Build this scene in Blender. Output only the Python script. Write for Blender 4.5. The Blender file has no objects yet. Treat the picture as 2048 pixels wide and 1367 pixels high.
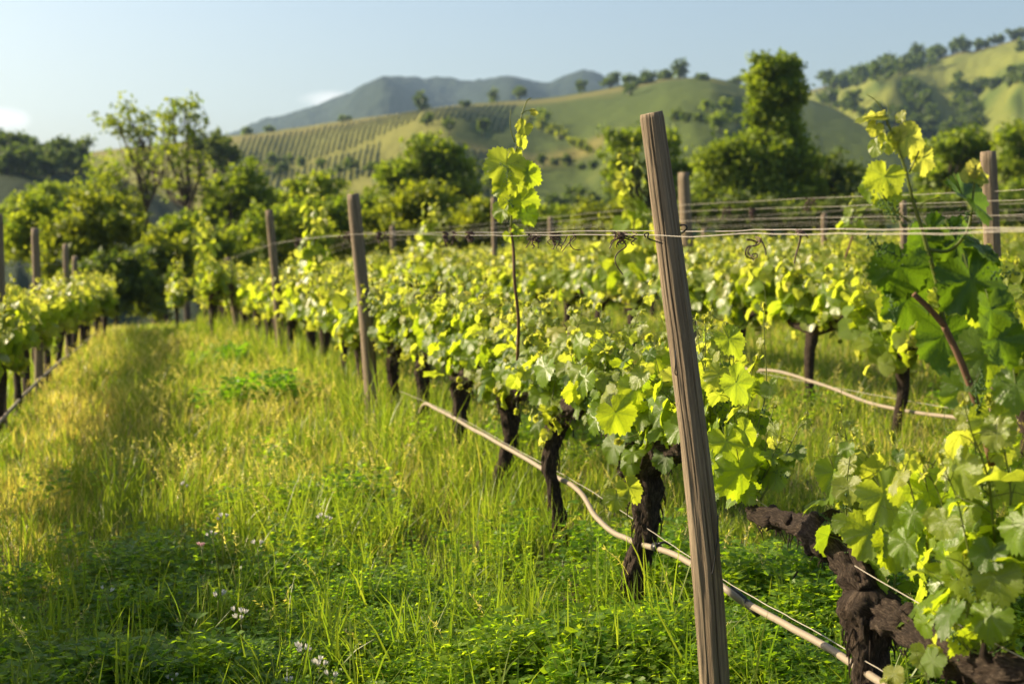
import bpy, math, random
import numpy as np
from mathutils import Vector, noise as mnoise

# ------------------------------------------------------------------ camera, sky, sun, exposure
S = bpy.context.scene
COL = S.collection
CAM_Z = 1.5
FPX = 2844.0
PITCH = math.atan(213.0 / FPX)
cam_d = bpy.data.cameras.new('camera')
cam = bpy.data.objects.new('camera', cam_d)
COL.objects.link(cam)
cam.location = (0, 0, CAM_Z)
cam.rotation_euler = (math.pi / 2 - PITCH, 0, 0)
cam_d.sensor_width = 36.0
cam_d.lens = 36.0 * FPX / 2048.0
cam_d.clip_start = 0.05
cam_d.clip_end = 20000
cam_d.dof.use_dof = True
cam_d.dof.focus_distance = 4.6
cam_d.dof.aperture_fstop = 3.2
cam_d.dof.aperture_blades = 9
S.camera = cam

SUN_EL = math.radians(27.0)
SUN_AZ = math.radians(-74.0)          # from +Y, clockwise
world = bpy.data.worlds.new('World')
S.world = world
world.use_nodes = True
wn = world.node_tree
wn.nodes.clear()
w_out = wn.nodes.new('ShaderNodeOutputWorld')
w_bg = wn.nodes.new('ShaderNodeBackground')
w_sky = wn.nodes.new('ShaderNodeTexSky')
w_sky.sky_type = 'NISHITA'
w_sky.sun_disc = False
w_sky.sun_elevation = SUN_EL
w_sky.sun_rotation = SUN_AZ % (2 * math.pi)
w_sky.altitude = 200
w_sky.air_density = 1.0
w_sky.dust_density = 3.6
w_sky.ozone_density = 1.2
w_bg.inputs['Strength'].default_value = 0.080
wn.links.new(w_sky.outputs[0], w_bg.inputs['Color'])
# two faint low clouds
w_tc = wn.nodes.new('ShaderNodeTexCoord'); w_sep = wn.nodes.new('ShaderNodeSeparateXYZ')
wn.links.new(w_tc.outputs['Generated'], w_sep.inputs[0])
w_nz = wn.nodes.new('ShaderNodeTexNoise'); w_nz.inputs['Scale'].default_value = 38; w_nz.inputs['Detail'].default_value = 5
wn.links.new(w_tc.outputs['Generated'], w_nz.inputs['Vector'])
def wm(op, a, b=0.0, clamp=False):
    nd = wn.nodes.new('ShaderNodeMath'); nd.operation = op; nd.use_clamp = clamp
    for k, v in ((0, a), (1, b)):
        if isinstance(v, bpy.types.NodeSocket): wn.links.new(v, nd.inputs[k])
        else: nd.inputs[k].default_value = v
    return nd.outputs[0]
w_y = wm('MAXIMUM', w_sep.outputs[1], 0.05)
w_sx = wm('DIVIDE', w_sep.outputs[0], w_y); w_sz = wm('DIVIDE', w_sep.outputs[2], w_y)
w_mask = None
for cx_, cz_, ca_, cb_, amp_ in ((-0.362, 0.081, 0.026, 0.009, 1.0), (-0.128, 0.094, 0.020, 0.0065, 0.7)):
    q1 = wm('DIVIDE', wm('SUBTRACT', w_sx, cx_), ca_); q2 = wm('DIVIDE', wm('SUBTRACT', w_sz, cz_), cb_)
    d_ = wm('ADD', wm('MULTIPLY', q1, q1), wm('MULTIPLY', q2, q2))
    m_ = wm('MULTIPLY', wm('SUBTRACT', wm('MULTIPLY', w_nz.outputs['Fac'], 2.1), d_, True), amp_)
    w_mask = m_ if w_mask is None else wm('MAXIMUM', w_mask, m_)
w_mix = wn.nodes.new('ShaderNodeMix'); w_mix.data_type = 'RGBA'
wn.links.new(wm('MULTIPLY', w_mask, 0.75), w_mix.inputs['Factor'])
wn.links.new(w_sky.outputs[0], w_mix.inputs[6]); w_mix.inputs[7].default_value = (7.6, 7.2, 6.8, 1)
wn.links.new(w_mix.outputs[2], w_bg.inputs['Color'])
wn.links.new(w_bg.outputs[0], w_out.inputs['Surface'])

sun_d = bpy.data.lights.new('sun', 'SUN')
sun_d.energy = 5.0
sun_d.angle = math.radians(0.5)
sun_d.color = (1.0, 0.83, 0.56)
sun = bpy.data.objects.new('sun', sun_d)
COL.objects.link(sun)
sdir = Vector((math.sin(SUN_AZ) * math.cos(SUN_EL), math.cos(SUN_AZ) * math.cos(SUN_EL), math.sin(SUN_EL)))
sun.rotation_euler = sdir.to_track_quat('Z', 'Y').to_euler()
sun.location = (-60, 20, 60)

S.view_settings.view_transform = 'Standard'
S.view_settings.look = 'None'
S.view_settings.exposure = 1.22
S.view_settings.gamma = 1.0
S.render.engine = 'CYCLES'
S.cycles.use_denoising = True
S.cycles.max_bounces = 8
S.cycles.transparent_max_bounces = 8
S.cycles.volume_bounces = 0

# ------------------------------------------------------------------ helpers
def rng_(s):
    return np.random.default_rng(s)

def at(x, y, Y):
    """world point seen at photo pixel (x, y) at forward distance Y"""
    r = (x - 1024.0) / FPX
    u = -(y - 683.5) / FPX
    d = np.array([r, math.cos(PITCH) + u * math.sin(PITCH), -math.sin(PITCH) + u * math.cos(PITCH)])
    d = d * (Y / d[1])
    return d + np.array([0, 0, CAM_Z])

def sm(a, b, x):
    t = np.clip((np.asarray(x, float) - a) / (b - a), 0, 1)
    return t * t * (3 - 2 * t)

def vnoise(x, y, seed=0):
    x = np.asarray(x, float); y = np.asarray(y, float)
    xi = np.floor(x).astype(np.int64); yi = np.floor(y).astype(np.int64)
    fx = x - xi; fy = y - yi
    fx = fx * fx * (3 - 2 * fx); fy = fy * fy * (3 - 2 * fy)
    def h(a, b):
        n = (a * 374761393 + b * 668265263 + seed * 1442695) & 0xffffffff
        n = ((n ^ (n >> 13)) * 1274126177) & 0xffffffff
        return ((n ^ (n >> 16)) & 0xffff) / 65535.0
    return (h(xi, yi) * (1 - fx) + h(xi + 1, yi) * fx) * (1 - fy) + (h(xi, yi + 1) * (1 - fx) + h(xi + 1, yi + 1) * fx) * fy

def fbm(x, y, seed=0, o=4):
    s = 0; a = 0.5; t = 0
    for i in range(o):
        s = s + a * vnoise(np.asarray(x) * 2 ** i + 17.3 * i, np.asarray(y) * 2 ** i, seed + i); t += a; a *= 0.5
    return s / t

ROW_GAP = 2.99
def rowX(Y, k=0):
    Y = np.asarray(Y, float)
    if k == -1: return -1.57 - 0.2304 * Y
    return np.where(Y < 10, 1.893 - 0.253 * Y, -0.637 - 0.288 * (Y - 10)) + ROW_GAP * k

def perp(X, Y):
    return (X - rowX(Y)) * 0.968

def ground_z(X, Y):
    X = np.asarray(X, float); Y = np.asarray(Y, float)
    p = np.clip(perp(X, Y), -12, 40)
    cross = np.where(p < -3, -0.18 + 0.04 * (p + 3), np.where(p < 3, 0.06 * p, 0.18 + 0.028 * (p - 3)))
    w = 1 - 0.8 * sm(0, 8, p)
    drop = -(0.02 * np.maximum(Y - 13, 0) + 0.05 * np.maximum(Y - 27, 0)) * w
    z = cross + drop
    f = sm(38, 95, Y)
    far = sm(60, 120, np.hypot(X, Y))
    f = np.maximum(f, far)
    z = z * (1 - f) + -7.0 * f
    z = z + (fbm(X * 1.3, Y * 1.3, 5, 2) - 0.5) * 0.07 * (1 - f)
    return z

class MB:
    def __init__(s):
        s.V = []; s.T = []; s.Q = []; s.D = []; s.n = 0
    def add(s, v, tris=None, quads=None, dat=None):
        v = np.asarray(v, np.float64).reshape(-1, 3)
        s.V.append(v)
        if tris is not None and len(tris): s.T.append(np.asarray(tris, np.int64).reshape(-1, 3) + s.n)
        if quads is not None and len(quads): s.Q.append(np.asarray(quads, np.int64).reshape(-1, 4) + s.n)
        if dat is None: dat = np.zeros((len(v), 4))
        dat = np.asarray(dat, float)
        if dat.ndim == 1: dat = np.tile(dat, (len(v), 1))
        s.D.append(dat)
        s.n += len(v)
    def inst(s, tpl, M, pos, dat_fn=None):
        """tpl=(v,tris,quads,dat); M (n,3,3) columns = local axes; pos (n,3)"""
        v, t, q, d = tpl
        n = len(pos); k = len(v)
        if n == 0: return
        W = np.einsum('nij,kj->nki', M, v) + np.asarray(pos)[:, None, :]
        D = np.tile(d[None], (n, 1, 1))
        if dat_fn is not None: D = dat_fn(D)
        off = (np.arange(n) * k)[:, None, None]
        s.add(W.reshape(-1, 3),
              (t[None] + off).reshape(-1, 3) if len(t) else None,
              (q[None] + off).reshape(-1, 4) if len(q) else None, D.reshape(-1, 4))
    def mesh(s, name, mat, smooth=True):
        me = bpy.data.meshes.new(name)
        V = np.concatenate(s.V); D = np.concatenate(s.D)
        T = np.concatenate(s.T) if s.T else np.zeros((0, 3), np.int64)
        Q = np.concatenate(s.Q) if s.Q else np.zeros((0, 4), np.int64)
        me.vertices.add(len(V)); me.vertices.foreach_set('co', V.astype(np.float32).ravel())
        li = np.concatenate([T.ravel(), Q.ravel()]).astype(np.int32)
        me.loops.add(len(li)); me.loops.foreach_set('vertex_index', li)
        ls = np.concatenate([np.arange(len(T)) * 3, len(T) * 3 + np.arange(len(Q)) * 4]).astype(np.int32)
        me.polygons.add(len(ls)); me.polygons.foreach_set('loop_start', ls)
        if smooth: me.polygons.foreach_set('use_smooth', np.ones(len(ls), bool))
        a = me.attributes.new('dat', 'FLOAT_COLOR', 'POINT')
        a.data.foreach_set('color', D.astype(np.float32).ravel())
        me.materials.append(mat)
        me.update(calc_edges=True)
        return me
    def build(s, name, mat, parent=None, smooth=True):
        o = bpy.data.objects.new(name, s.mesh(name, mat, smooth))
        COL.objects.link(o)
        if parent is not None:
            o.parent = parent
            if parent.type == 'EMPTY':
                o.location = -Vector(parent.location)
        return o

def tag(o, label=None, cat=None, group=None, kind=None):
    if label: o['label'] = label
    if cat: o['category'] = cat
    if group: o['group'] = group
    if kind: o['kind'] = kind
    return o

def thing(name, loc, label, cat, group=None):
    o = bpy.data.objects.new(name, None)
    COL.objects.link(o)
    o.empty_display_size = 0.1
    o.location = [float(c) for c in loc]
    return tag(o, label, cat, group)

def dup(root, loc, rotz=0.0, scale=1.0, label=None):
    r = root.copy(); COL.objects.link(r)
    r.location = [float(c) for c in loc]; r.rotation_euler = (0, 0, rotz); r.scale = (scale,) * 3
    if label: r['label'] = label
    for ch in list(root.children):
        c = ch.copy(); COL.objects.link(c); c.parent = r
        for g in list(ch.children):
            e = g.copy(); COL.objects.link(e); e.parent = c
    return r

def norm(v):
    v = np.asarray(v, float)
    return v / (np.linalg.norm(v, axis=-1, keepdims=True) + 1e-12)

def spline(pts, n):
    """Catmull-Rom through pts -> n points"""
    P = np.asarray(pts, float)
    P = np.vstack([2 * P[0] - P[1], P, 2 * P[-1] - P[-2]])
    m = len(P) - 3
    t = np.linspace(0, m - 1e-9, n)
    i = np.floor(t).astype(int); f = (t - i)[:, None]
    a, b, c, d = P[i], P[i + 1], P[i + 2], P[i + 3]
    return 0.5 * ((2 * b) + (-a + c) * f + (2 * a - 5 * b + 4 * c - d) * f ** 2 + (-a + 3 * b - 3 * c + d) * f ** 3)

def tube(mb, P, R, sides=8, disp=None, cap=True, rnd=0.0, col=None):
    """tube through points P with radii R. dat=(cos,sin,along,rnd) or constant col"""
    P = np.asarray(P, float); n = len(P)
    R = np.broadcast_to(np.asarray(R, float), (n,))
    T = norm(np.gradient(P, axis=0))
    up = np.array([0, 0, 1.0]) if abs(T[0][2]) < 0.9 else np.array([0, 1.0, 0])
    N = np.zeros_like(P); nv = norm(np.cross(T[0], np.cross(up, T[0])))
    for i in range(n):
        nv = nv - T[i] * np.dot(nv, T[i]); nv = norm(nv); N[i] = nv
    B = np.cross(T, N)
    a = np.linspace(0, 2 * np.pi, sides, endpoint=False)
    ca, sa = np.cos(a), np.sin(a)
    L = np.concatenate([[0], np.cumsum(np.linalg.norm(np.diff(P, axis=0), axis=1))])
    rad = np.tile(R[:, None], (1, sides))
    if disp is not None: rad = rad * disp(np.tile(a, (n, 1)), np.tile(L[:, None], (1, sides)))
    V = P[:, None] + rad[..., None] * (N[:, None] * ca[None, :, None] + B[:, None] * sa[None, :, None])
    D = np.zeros((n, sides, 4))
    if col is None:
        D[..., 0] = ca; D[..., 1] = sa; D[..., 2] = L[:, None]; D[..., 3] = rnd
    else:
        D[...] = col
    i = np.arange(n - 1)[:, None] * sides; j = np.arange(sides)[None]; j2 = (j + 1) % sides
    q = np.stack([i + j, i + j2, i + sides + j2, i + sides + j], -1).reshape(-1, 4)
    V = V.reshape(-1, 3); D = D.reshape(-1, 4); tr = []
    if cap:
        V = np.vstack([V, P[0], P[-1]])
        D = np.vstack([D, D[0], D[-1]])
        D[-2:, 0:2] *= 0 if col is None else 1
        c0, c1 = n * sides, n * sides + 1
        jj = np.arange(sides); j3 = (jj + 1) % sides
        tr = np.vstack([np.stack([np.full(sides, c0), j3, jj], 1),
                        np.stack([np.full(sides, c1), (n - 1) * sides + jj, (n - 1) * sides + j3], 1)])
    mb.add(V, tr, q, D)

def fnoise(seed, fa, fl, amp, ridge=0.0):
    """radial displacement function for bark / wood from 3-D noise"""
    def f(a, L):
        out = np.ones(a.shape)
        it = np.nditer([a, L], flags=['multi_index'])
        for x, l in it:
            v = Vector((math.cos(x) * fa + seed * 7.1, math.sin(x) * fa, float(l) * fl))
            d = mnoise.noise(v) + 0.5 * mnoise.noise(v * 2.3) + 0.32 * mnoise.noise(v * 5.1)
            if ridge: d += ridge * (abs(mnoise.noise(Vector((math.cos(x) * fa * 2.2, math.sin(x) * fa * 2.2 + seed, float(l) * fl * 0.5)))) * 2 - 0.5)
            out[it.multi_index] = 1 + amp * d
        return out
    return f

# ------------------------------------------------------------------ materials
class NT:
    def __init__(s, name):
        s.m = bpy.data.materials.new(name); s.m.use_nodes = True
        s.t = s.m.node_tree; s.t.nodes.clear()
        s.out = s.t.nodes.new('ShaderNodeOutputMaterial')
    def n(s, typ, **kw):
        nd = s.t.nodes.new('ShaderNode' + typ)
        for k, v in kw.items():
            if k.startswith('i_'):
                key = k[2:]
                key = int(key) if key.isdigit() else key.replace('_', ' ')
                s.set(nd.inputs[key], v)
            else: setattr(nd, k, v)
        return nd
    def set(s, sock, v):
        if hasattr(v, 'is_output') or isinstance(v, bpy.types.NodeSocket): s.t.links.new(v, sock)
        else:
            if isinstance(v, tuple) and len(v) == 3 and sock.type == 'RGBA': v = v + (1,)
            sock.default_value = v
    def math(s, op, a, b=0.0, c=None, clamp=False):
        nd = s.n('Math', operation=op, use_clamp=clamp)
        s.set(nd.inputs[0], a); s.set(nd.inputs[1], b)
        if c is not None: s.set(nd.inputs[2], c)
        return nd.outputs[0]
    def mix(s, f, a, b, mode='MIX'):
        nd = s.n('Mix', data_type='RGBA', blend_type=mode)
        s.set(nd.inputs['Factor'], f); s.set(nd.inputs[6], a); s.set(nd.inputs[7], b)
        return nd.outputs[2]
    def noise(s, scale, detail=4, rough=0.55, vec=None):
        nd = s.n('TexNoise'); nd.inputs['Scale'].default_value = scale
        nd.inputs['Detail'].default_value = detail; nd.inputs['Roughness'].default_value = rough
        if vec is not None: s.set(nd.inputs['Vector'], vec)
        return nd.outputs['Fac']
    def ramp(s, f, stops):
        nd = s.n('ValToRGB'); s.set(nd.inputs[0], f)
        e = nd.color_ramp.elements
        while len(e) < len(stops): e.new(0.5)
        for el, (p, c) in zip(e, stops):
            el.position = p; el.color = tuple(c) + (1,) if len(c) == 3 else c
        return nd.outputs[0]
    def dat(s):
        a = s.n('Attribute', attribute_name='dat')
        sep = s.n('SeparateColor'); s.set(sep.inputs[0], a.outputs['Color'])
        return a.outputs['Color'], sep.outputs[0], sep.outputs[1], sep.outputs[2], a.outputs['Alpha']
    def done(s, shader):
        s.t.links.new(shader, s.out.inputs['Surface']); return s.m

def thin_leaf(nt, diff, trans, f, rough=0.45, spec=0.5, nrm=None):
    p = nt.n('BsdfPrincipled'); nt.set(p.inputs['Base Color'], diff)
    nt.set(p.inputs['Roughness'], rough); nt.set(p.inputs['Specular IOR Level'], spec)
    t = nt.n('BsdfTranslucent'); nt.set(t.inputs['Color'], trans)
    if nrm is not None:
        nt.set(p.inputs['Normal'], nrm); nt.set(t.inputs['Normal'], nrm)
    m = nt.n('MixShader'); nt.set(m.inputs[0], f)
    nt.t.links.new(p.outputs[0], m.inputs[1]); nt.t.links.new(t.outputs[0], m.inputs[2])
    return m.outputs[0]

def mat_vine_leaf():
    nt = NT('vine_leaf')
    c, u, v, age, rnd = nt.dat()
    x = nt.math('MULTIPLY_ADD', u, 2.0, -1.0); y = nt.math('ABSOLUTE', nt.math('MULTIPLY_ADD', v, 2.0, -1.0))
    vein = None
    for deg in (0, 48, 100):
        a = math.radians(deg)
        al = nt.math('ADD', nt.math('MULTIPLY', x, math.cos(a)), nt.math('MULTIPLY', y, math.sin(a)))
        pe = nt.math('ABSOLUTE', nt.math('SUBTRACT', nt.math('MULTIPLY', x, math.sin(a)), nt.math('MULTIPLY', y, math.cos(a))))
        w = nt.math('MULTIPLY_ADD', al, -0.022, 0.034)
        m = nt.math('LESS_THAN', pe, w)
        m = nt.math('MULTIPLY', m, nt.math('GREATER_THAN', al, 0.0))
        # side veins leaving this main vein
        s1 = nt.math('SINE', nt.math('MULTIPLY', nt.math('SUBTRACT', al, nt.math('MULTIPLY', pe, 0.9)), 34.0))
        sv = nt.math('MULTIPLY', nt.math('GREATER_THAN', s1, 0.86), nt.math('LESS_THAN', pe, 0.26))
        sv = nt.math('MULTIPLY', sv, 0.45)
        sv = nt.math('MULTIPLY', sv, nt.math('GREATER_THAN', al, 0.05))
        m = nt.math('MAXIMUM', m, sv)
        vein = m if vein is None else nt.math('MAXIMUM', vein, m)
    ag = nt.math('MAXIMUM', age, 0.0)
    up = nt.mix(ag, (0.115, 0.185, 0.016), (0.30, 0.28, 0.055))
    up = nt.mix(nt.math('MULTIPLY', rnd, 0.5), up, (0.13, 0.21, 0.02))
    up = nt.mix(nt.math('MULTIPLY', vein, 0.35), up, (0.26, 0.32, 0.10))
    under = nt.mix(0.22, up, (0.28, 0.32, 0.17))
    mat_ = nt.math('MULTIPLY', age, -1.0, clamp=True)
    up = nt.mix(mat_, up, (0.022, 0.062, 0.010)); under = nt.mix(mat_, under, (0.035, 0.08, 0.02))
    geo = nt.n('NewGeometry')
    diff = nt.mix(geo.outputs['Backfacing'], up, under)
    tr = nt.mix(ag, (0.50, 0.66, 0.018), (0.80, 0.72, 0.13))
    tr = nt.mix(nt.math('MULTIPLY', rnd, 0.6), tr, (0.62, 0.70, 0.02))
    tr = nt.mix(nt.math('MULTIPLY', vein, 0.4), tr, (0.16, 0.30, 0.01))
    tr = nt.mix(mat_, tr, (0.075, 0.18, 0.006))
    nz = nt.noise(70.0, 2, 0.5)
    b = nt.n('Bump'); b.inputs['Strength'].default_value = 0.5; b.inputs['Distance'].default_value = 0.004
    nt.set(b.inputs['Height'], nt.math('SUBTRACT', nt.math('MULTIPLY', nz, 0.8), vein))
    return nt.done(thin_leaf(nt, diff, tr, 0.52, 0.33, 0.4, b.outputs[0]))

def mat_green(name, diff, trans, f=0.3, rough=0.5):
    nt = NT(name); nz = nt.noise(60.0, 2)
    d = nt.mix(nt.math('MULTIPLY', nz, 0.6), diff, tuple(c * 0.6 for c in diff))
    return nt.done(thin_leaf(nt, d, trans, f, rough, 0.4))

def mat_bark(name, c1, c2, c3, scale=5.0, bump=0.7, along=0.16, dist=0.02):
    nt = NT(name)
    c, u, v, al, rnd = nt.dat()
    comb = nt.n('CombineXYZ'); nt.set(comb.inputs[0], u); nt.set(comb.inputs[1], v)
    nt.set(comb.inputs[2], nt.math('ADD', nt.math('MULTIPLY', al, along * 20), nt.math('MULTIPLY', rnd, 31.0)))
    f1 = nt.noise(scale, 6, 0.7, comb.outputs[0])
    f2 = nt.noise(scale * 3.1, 4, 0.7, comb.outputs[0])
    tc = nt.n('TexCoord')
    f3 = nt.noise(24.0, 3, 0.6, tc.outputs['Object'])
    col = nt.ramp(f1, [(0.32, c1), (0.52, c2), (0.72, c3)])
    col = nt.mix(nt.math('MULTIPLY', f3, 0.55), col, c1)
    p = nt.n('BsdfPrincipled'); nt.set(p.inputs['Base Color'], col); p.inputs['Roughness'].default_value = 0.9
    p.inputs['Specular IOR Level'].default_value = 0.2
    b = nt.n('Bump'); b.inputs['Strength'].default_value = bump; b.inputs['Distance'].default_value = dist
    nt.set(b.inputs['Height'], nt.math('ADD', f1, nt.math('MULTIPLY', f2, 0.6)))
    nt.set(p.inputs['Normal'], b.outputs[0])
    return nt.done(p.outputs[0])

def mat_post(name='weathered_wood'):
    nt = NT(name)
    c, u, v, al, rnd = nt.dat()
    def vec(k):
        comb = nt.n('CombineXYZ'); nt.set(comb.inputs[0], u); nt.set(comb.inputs[1], v)
        nt.set(comb.inputs[2], nt.math('ADD', nt.math('MULTIPLY', al, k), nt.math('MULTIPLY', rnd, 31.0)))
        return comb.outputs[0]
    g1 = nt.noise(5.0, 8, 0.72, vec(0.45)); g2 = nt.noise(16.0, 4, 0.7, vec(0.22)); g3 = nt.noise(1.6, 4, 0.6, vec(1.2))
    col = nt.ramp(g1, [(0.3, (0.05, 0.034, 0.022)), (0.5, (0.185, 0.135, 0.083)), (0.72, (0.43, 0.33, 0.21))])
    col = nt.mix(nt.math('MULTIPLY', nt.math('GREATER_THAN', g2, 0.63), 0.55), col, (0.03, 0.02, 0.015))
    col = nt.mix(nt.math('MULTIPLY', nt.math('SUBTRACT', g3, 0.35, clamp=True), 1.2), col, (0.20, 0.165, 0.12))
    top = nt.math('LESS_THAN', nt.math('ADD', nt.math('MULTIPLY', u, u), nt.math('MULTIPLY', v, v)), 0.5)
    col = nt.mix(nt.math('MULTIPLY', top, 0.6), col, (0.36, 0.28, 0.2))
    p = nt.n('BsdfPrincipled'); nt.set(p.inputs['Base Color'], col); p.inputs['Roughness'].default_value = 0.8
    p.inputs['Specular IOR Level'].default_value = 0.25
    b = nt.n('Bump'); b.inputs['Strength'].default_value = 0.6; b.inputs['Distance'].default_value = 0.007
    nt.set(b.inputs['Height'], nt.math('SUBTRACT', g1, nt.math('MULTIPLY', g2, 0.6)))
    nt.set(p.inputs['Normal'], b.outputs[0])
    return nt.done(p.outputs[0])

def mat_plain(name, c, rough=0.6, metal=0.0, nscale=30.0, var=0.35, spec=0.4):
    nt = NT(name)
    tc = nt.n('TexCoord'); nz = nt.noise(nscale, 4, 0.6, tc.outputs['Object'])
    col = nt.mix(nt.math('MULTIPLY', nz, var * 2), c, tuple(x * 0.45 for x in c))
    p = nt.n('BsdfPrincipled'); nt.set(p.inputs['Base Color'], col)
    p.inputs['Roughness'].default_value = rough; p.inputs['Metallic'].default_value = metal
    p.inputs['Specular IOR Level'].default_value = spec
    return nt.done(p.outputs[0])

def mat_attr_leaf(name, f=0.4, rough=0.55, tmul=(2.0, 2.1, 0.7), spec=0.35):
    """leaf whose own colour is stored per leaf in dat.rgb"""
    nt = NT(name)
    c, r, g, b, a = nt.dat()
    tr = nt.mix(1.0, c, tuple(tmul), 'MULTIPLY')
    return nt.done(thin_leaf(nt, c, tr, f, rough, spec))

def mat_ground():
    nt = NT('soil_and_thatch')
    tc = nt.n('TexCoord')
    f1 = nt.noise(0.9, 5, 0.6, tc.outputs['Object']); f2 = nt.noise(14.0, 4, 0.7, tc.outputs['Object'])
    col = nt.ramp(f1, [(0.35, (0.045, 0.05, 0.015)), (0.5, (0.085, 0.075, 0.028)), (0.68, (0.15, 0.105, 0.05))])
    col = nt.mix(nt.math('MULTIPLY', f2, 0.6), col, (0.035, 0.04, 0.012))
    p = nt.n('BsdfPrincipled'); nt.set(p.inputs['Base Color'], col); p.inputs['Roughness'].default_value = 0.95
    b = nt.n('Bump'); b.inputs['Strength'].default_value = 0.8; b.inputs['Distance'].default_value = 0.04
    nt.set(b.inputs['Height'], f2); nt.set(p.inputs['Normal'], b.outputs[0])
    return nt.done(p.outputs[0])

def mat_hill(name, scale=0.05):
    nt = NT(name)
    c, r, g, b_, a = nt.dat()
    tc = nt.n('TexCoord')
    f1 = nt.noise(scale, 5, 0.6, tc.outputs['Object']); f2 = nt.noise(scale * 9, 4, 0.7, tc.outputs['Object'])
    col = nt.mix(nt.math('MULTIPLY', f1, 0.6), c, nt.mix(1.0, c, (0.55, 0.65, 0.6), 'MULTIPLY'))
    col = nt.mix(nt.math('MULTIPLY', f2, 0.8), col, nt.mix(1.0, c, (0.45, 0.55, 0.5), 'MULTIPLY'))
    p = nt.n('BsdfPrincipled'); nt.set(p.inputs['Base Color'], col); p.inputs['Roughness'].default_value = 0.95
    p.inputs['Specular IOR Level'].default_value = 0.1
    b = nt.n('Bump'); b.inputs['Strength'].default_value = 0.8; b.inputs['Distance'].default_value = 1.2
    nt.set(b.inputs['Height'], f2); nt.set(p.inputs['Normal'], b.outputs[0])
    return nt.done(p.outputs[0])

M_LEAF = mat_vine_leaf()
M_STEM = mat_green('green_shoot', (0.13, 0.17, 0.03), (0.5, 0.5, 0.05), 0.25)
M_CLUSTER = mat_green('flower_cluster_green', (0.06, 0.13, 0.025), (0.25, 0.4, 0.03), 0.2)
M_CANE = mat_bark('brown_cane', (0.09, 0.05, 0.032), (0.20, 0.115, 0.065), (0.30, 0.19, 0.11), 4.0, 0.3, 0.3, 0.003)
M_BARK = mat_bark('vine_bark', (0.02, 0.014, 0.011), (0.095, 0.066, 0.047), (0.30, 0.225, 0.16), 9.0, 1.0, 0.24, 0.03)
M_TBARK = mat_bark('tree_bark', (0.05, 0.04, 0.03), (0.11, 0.09, 0.065), (0.17, 0.14, 0.1), 4.0, 0.6, 0.1, 0.05)
M_POST = mat_post()
M_WIRE = mat_plain('galvanised_wire', (0.42, 0.375, 0.31), 0.4, 0.2, 80, 0.2, 0.5)
M_HOSE = mat_plain('dusty_drip_hose', (0.29, 0.235, 0.17), 0.6, 0.0, 40, 0.25)
M_BLACK = mat_plain('black_plastic', (0.02, 0.02, 0.022), 0.4, 0.0, 40, 0.2)
M_TENDRIL = mat_plain('dried_tendril', (0.11, 0.065, 0.05), 0.75, 0.0, 120, 0.35)
M_GRASS = mat_attr_leaf('grass_blade', 0.50, 0.42, (1.95, 2.05, 0.7), 0.35)
M_HERB = mat_attr_leaf('herb_leaf', 0.56, 0.42, (3.1, 2.75, 0.5), 0.35)
M_CROWN = mat_attr_leaf('tree_foliage', 0.5, 0.55, (2.0, 1.9, 0.6), 0.3)
M_PETAL = mat_attr_leaf('white_petal', 0.3, 0.5, (1.0, 1.0, 0.95), 0.3)
M_GROUND = mat_ground()
M_HILL = mat_hill('hill_fields', 0.03)
M_MOUNT = mat_hill('mountain_woods', 0.012)

# ------------------------------------------------------------------ ground sheet and hills
def build_ground():
    az = np.radians(np.concatenate([np.linspace(-180, -36, 25), np.linspace(-30, 30, 150), np.linspace(36, 180, 25)]))
    R = np.concatenate([[0.0], np.geomspace(1.0, 45, 150), np.geomspace(48, 3500, 46)])
    A, RR = np.meshgrid(az, R)
    X = np.sin(A) * RR; Y = np.cos(A) * RR
    Z = ground_z(X, Y)
    n, m = X.shape
    i = np.arange(n - 1)[:, None] * m; j = np.arange(m - 1)[None]
    q = np.stack([i + j, i + j + 1, i + m + j + 1, i + m + j], -1).reshape(-1, 4)
    mb = MB(); mb.add(np.stack([X, Y, Z], -1).reshape(-1, 3), None, q[:, ::-1])
    return tag(mb.build('ground', M_GROUND), kind='structure')
build_ground()

HILLS = {}
def hill_fn(name, xs, ys, ds, d0, z0, bumps=(), rough=0.0, seed=1, jag=0.0):
    """height of a hill over (photo column, distance): ridge profile xs->ys at distances ds"""
    xs = np.array(xs, float); ys = np.array(ys, float); ds = np.array(ds, float)
    def f(x, d):
        yr = np.interp(x, xs, ys); d1 = np.interp(x, xs, ds)
        zr = CAM_Z + (470 - yr) / FPX * d1
        t = (d - d0) / (d1 - d0)
        h = np.where(t < 1, t * (1.10 - 0.10 * t), 1 - 0.9 * (t - 1) - 1.2 * (t - 1) ** 2)
        z = z0 + (zr - z0) * h
        for bx, bt, wx, wt, amp in bumps:
            z = z + amp * np.exp(-((x - bx) / wx) ** 2 - ((t - bt) / wt) ** 2)
        if rough:
            z = z + rough * (fbm(x / 90.0, d / 60.0, seed, 4) - 0.5) * np.clip(1.15 - t, 0.25, 1)
        if jag:
            z = z + jag * (fbm(x / 11.0, d / 45.0, seed + 5, 4) - 0.5) + 1.6 * jag * (fbm(x / 34.0, d / 160.0, seed + 8, 3) - 0.5)
        return z
    HILLS[name] = (f, xs, ds, d0)
    return f

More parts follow.
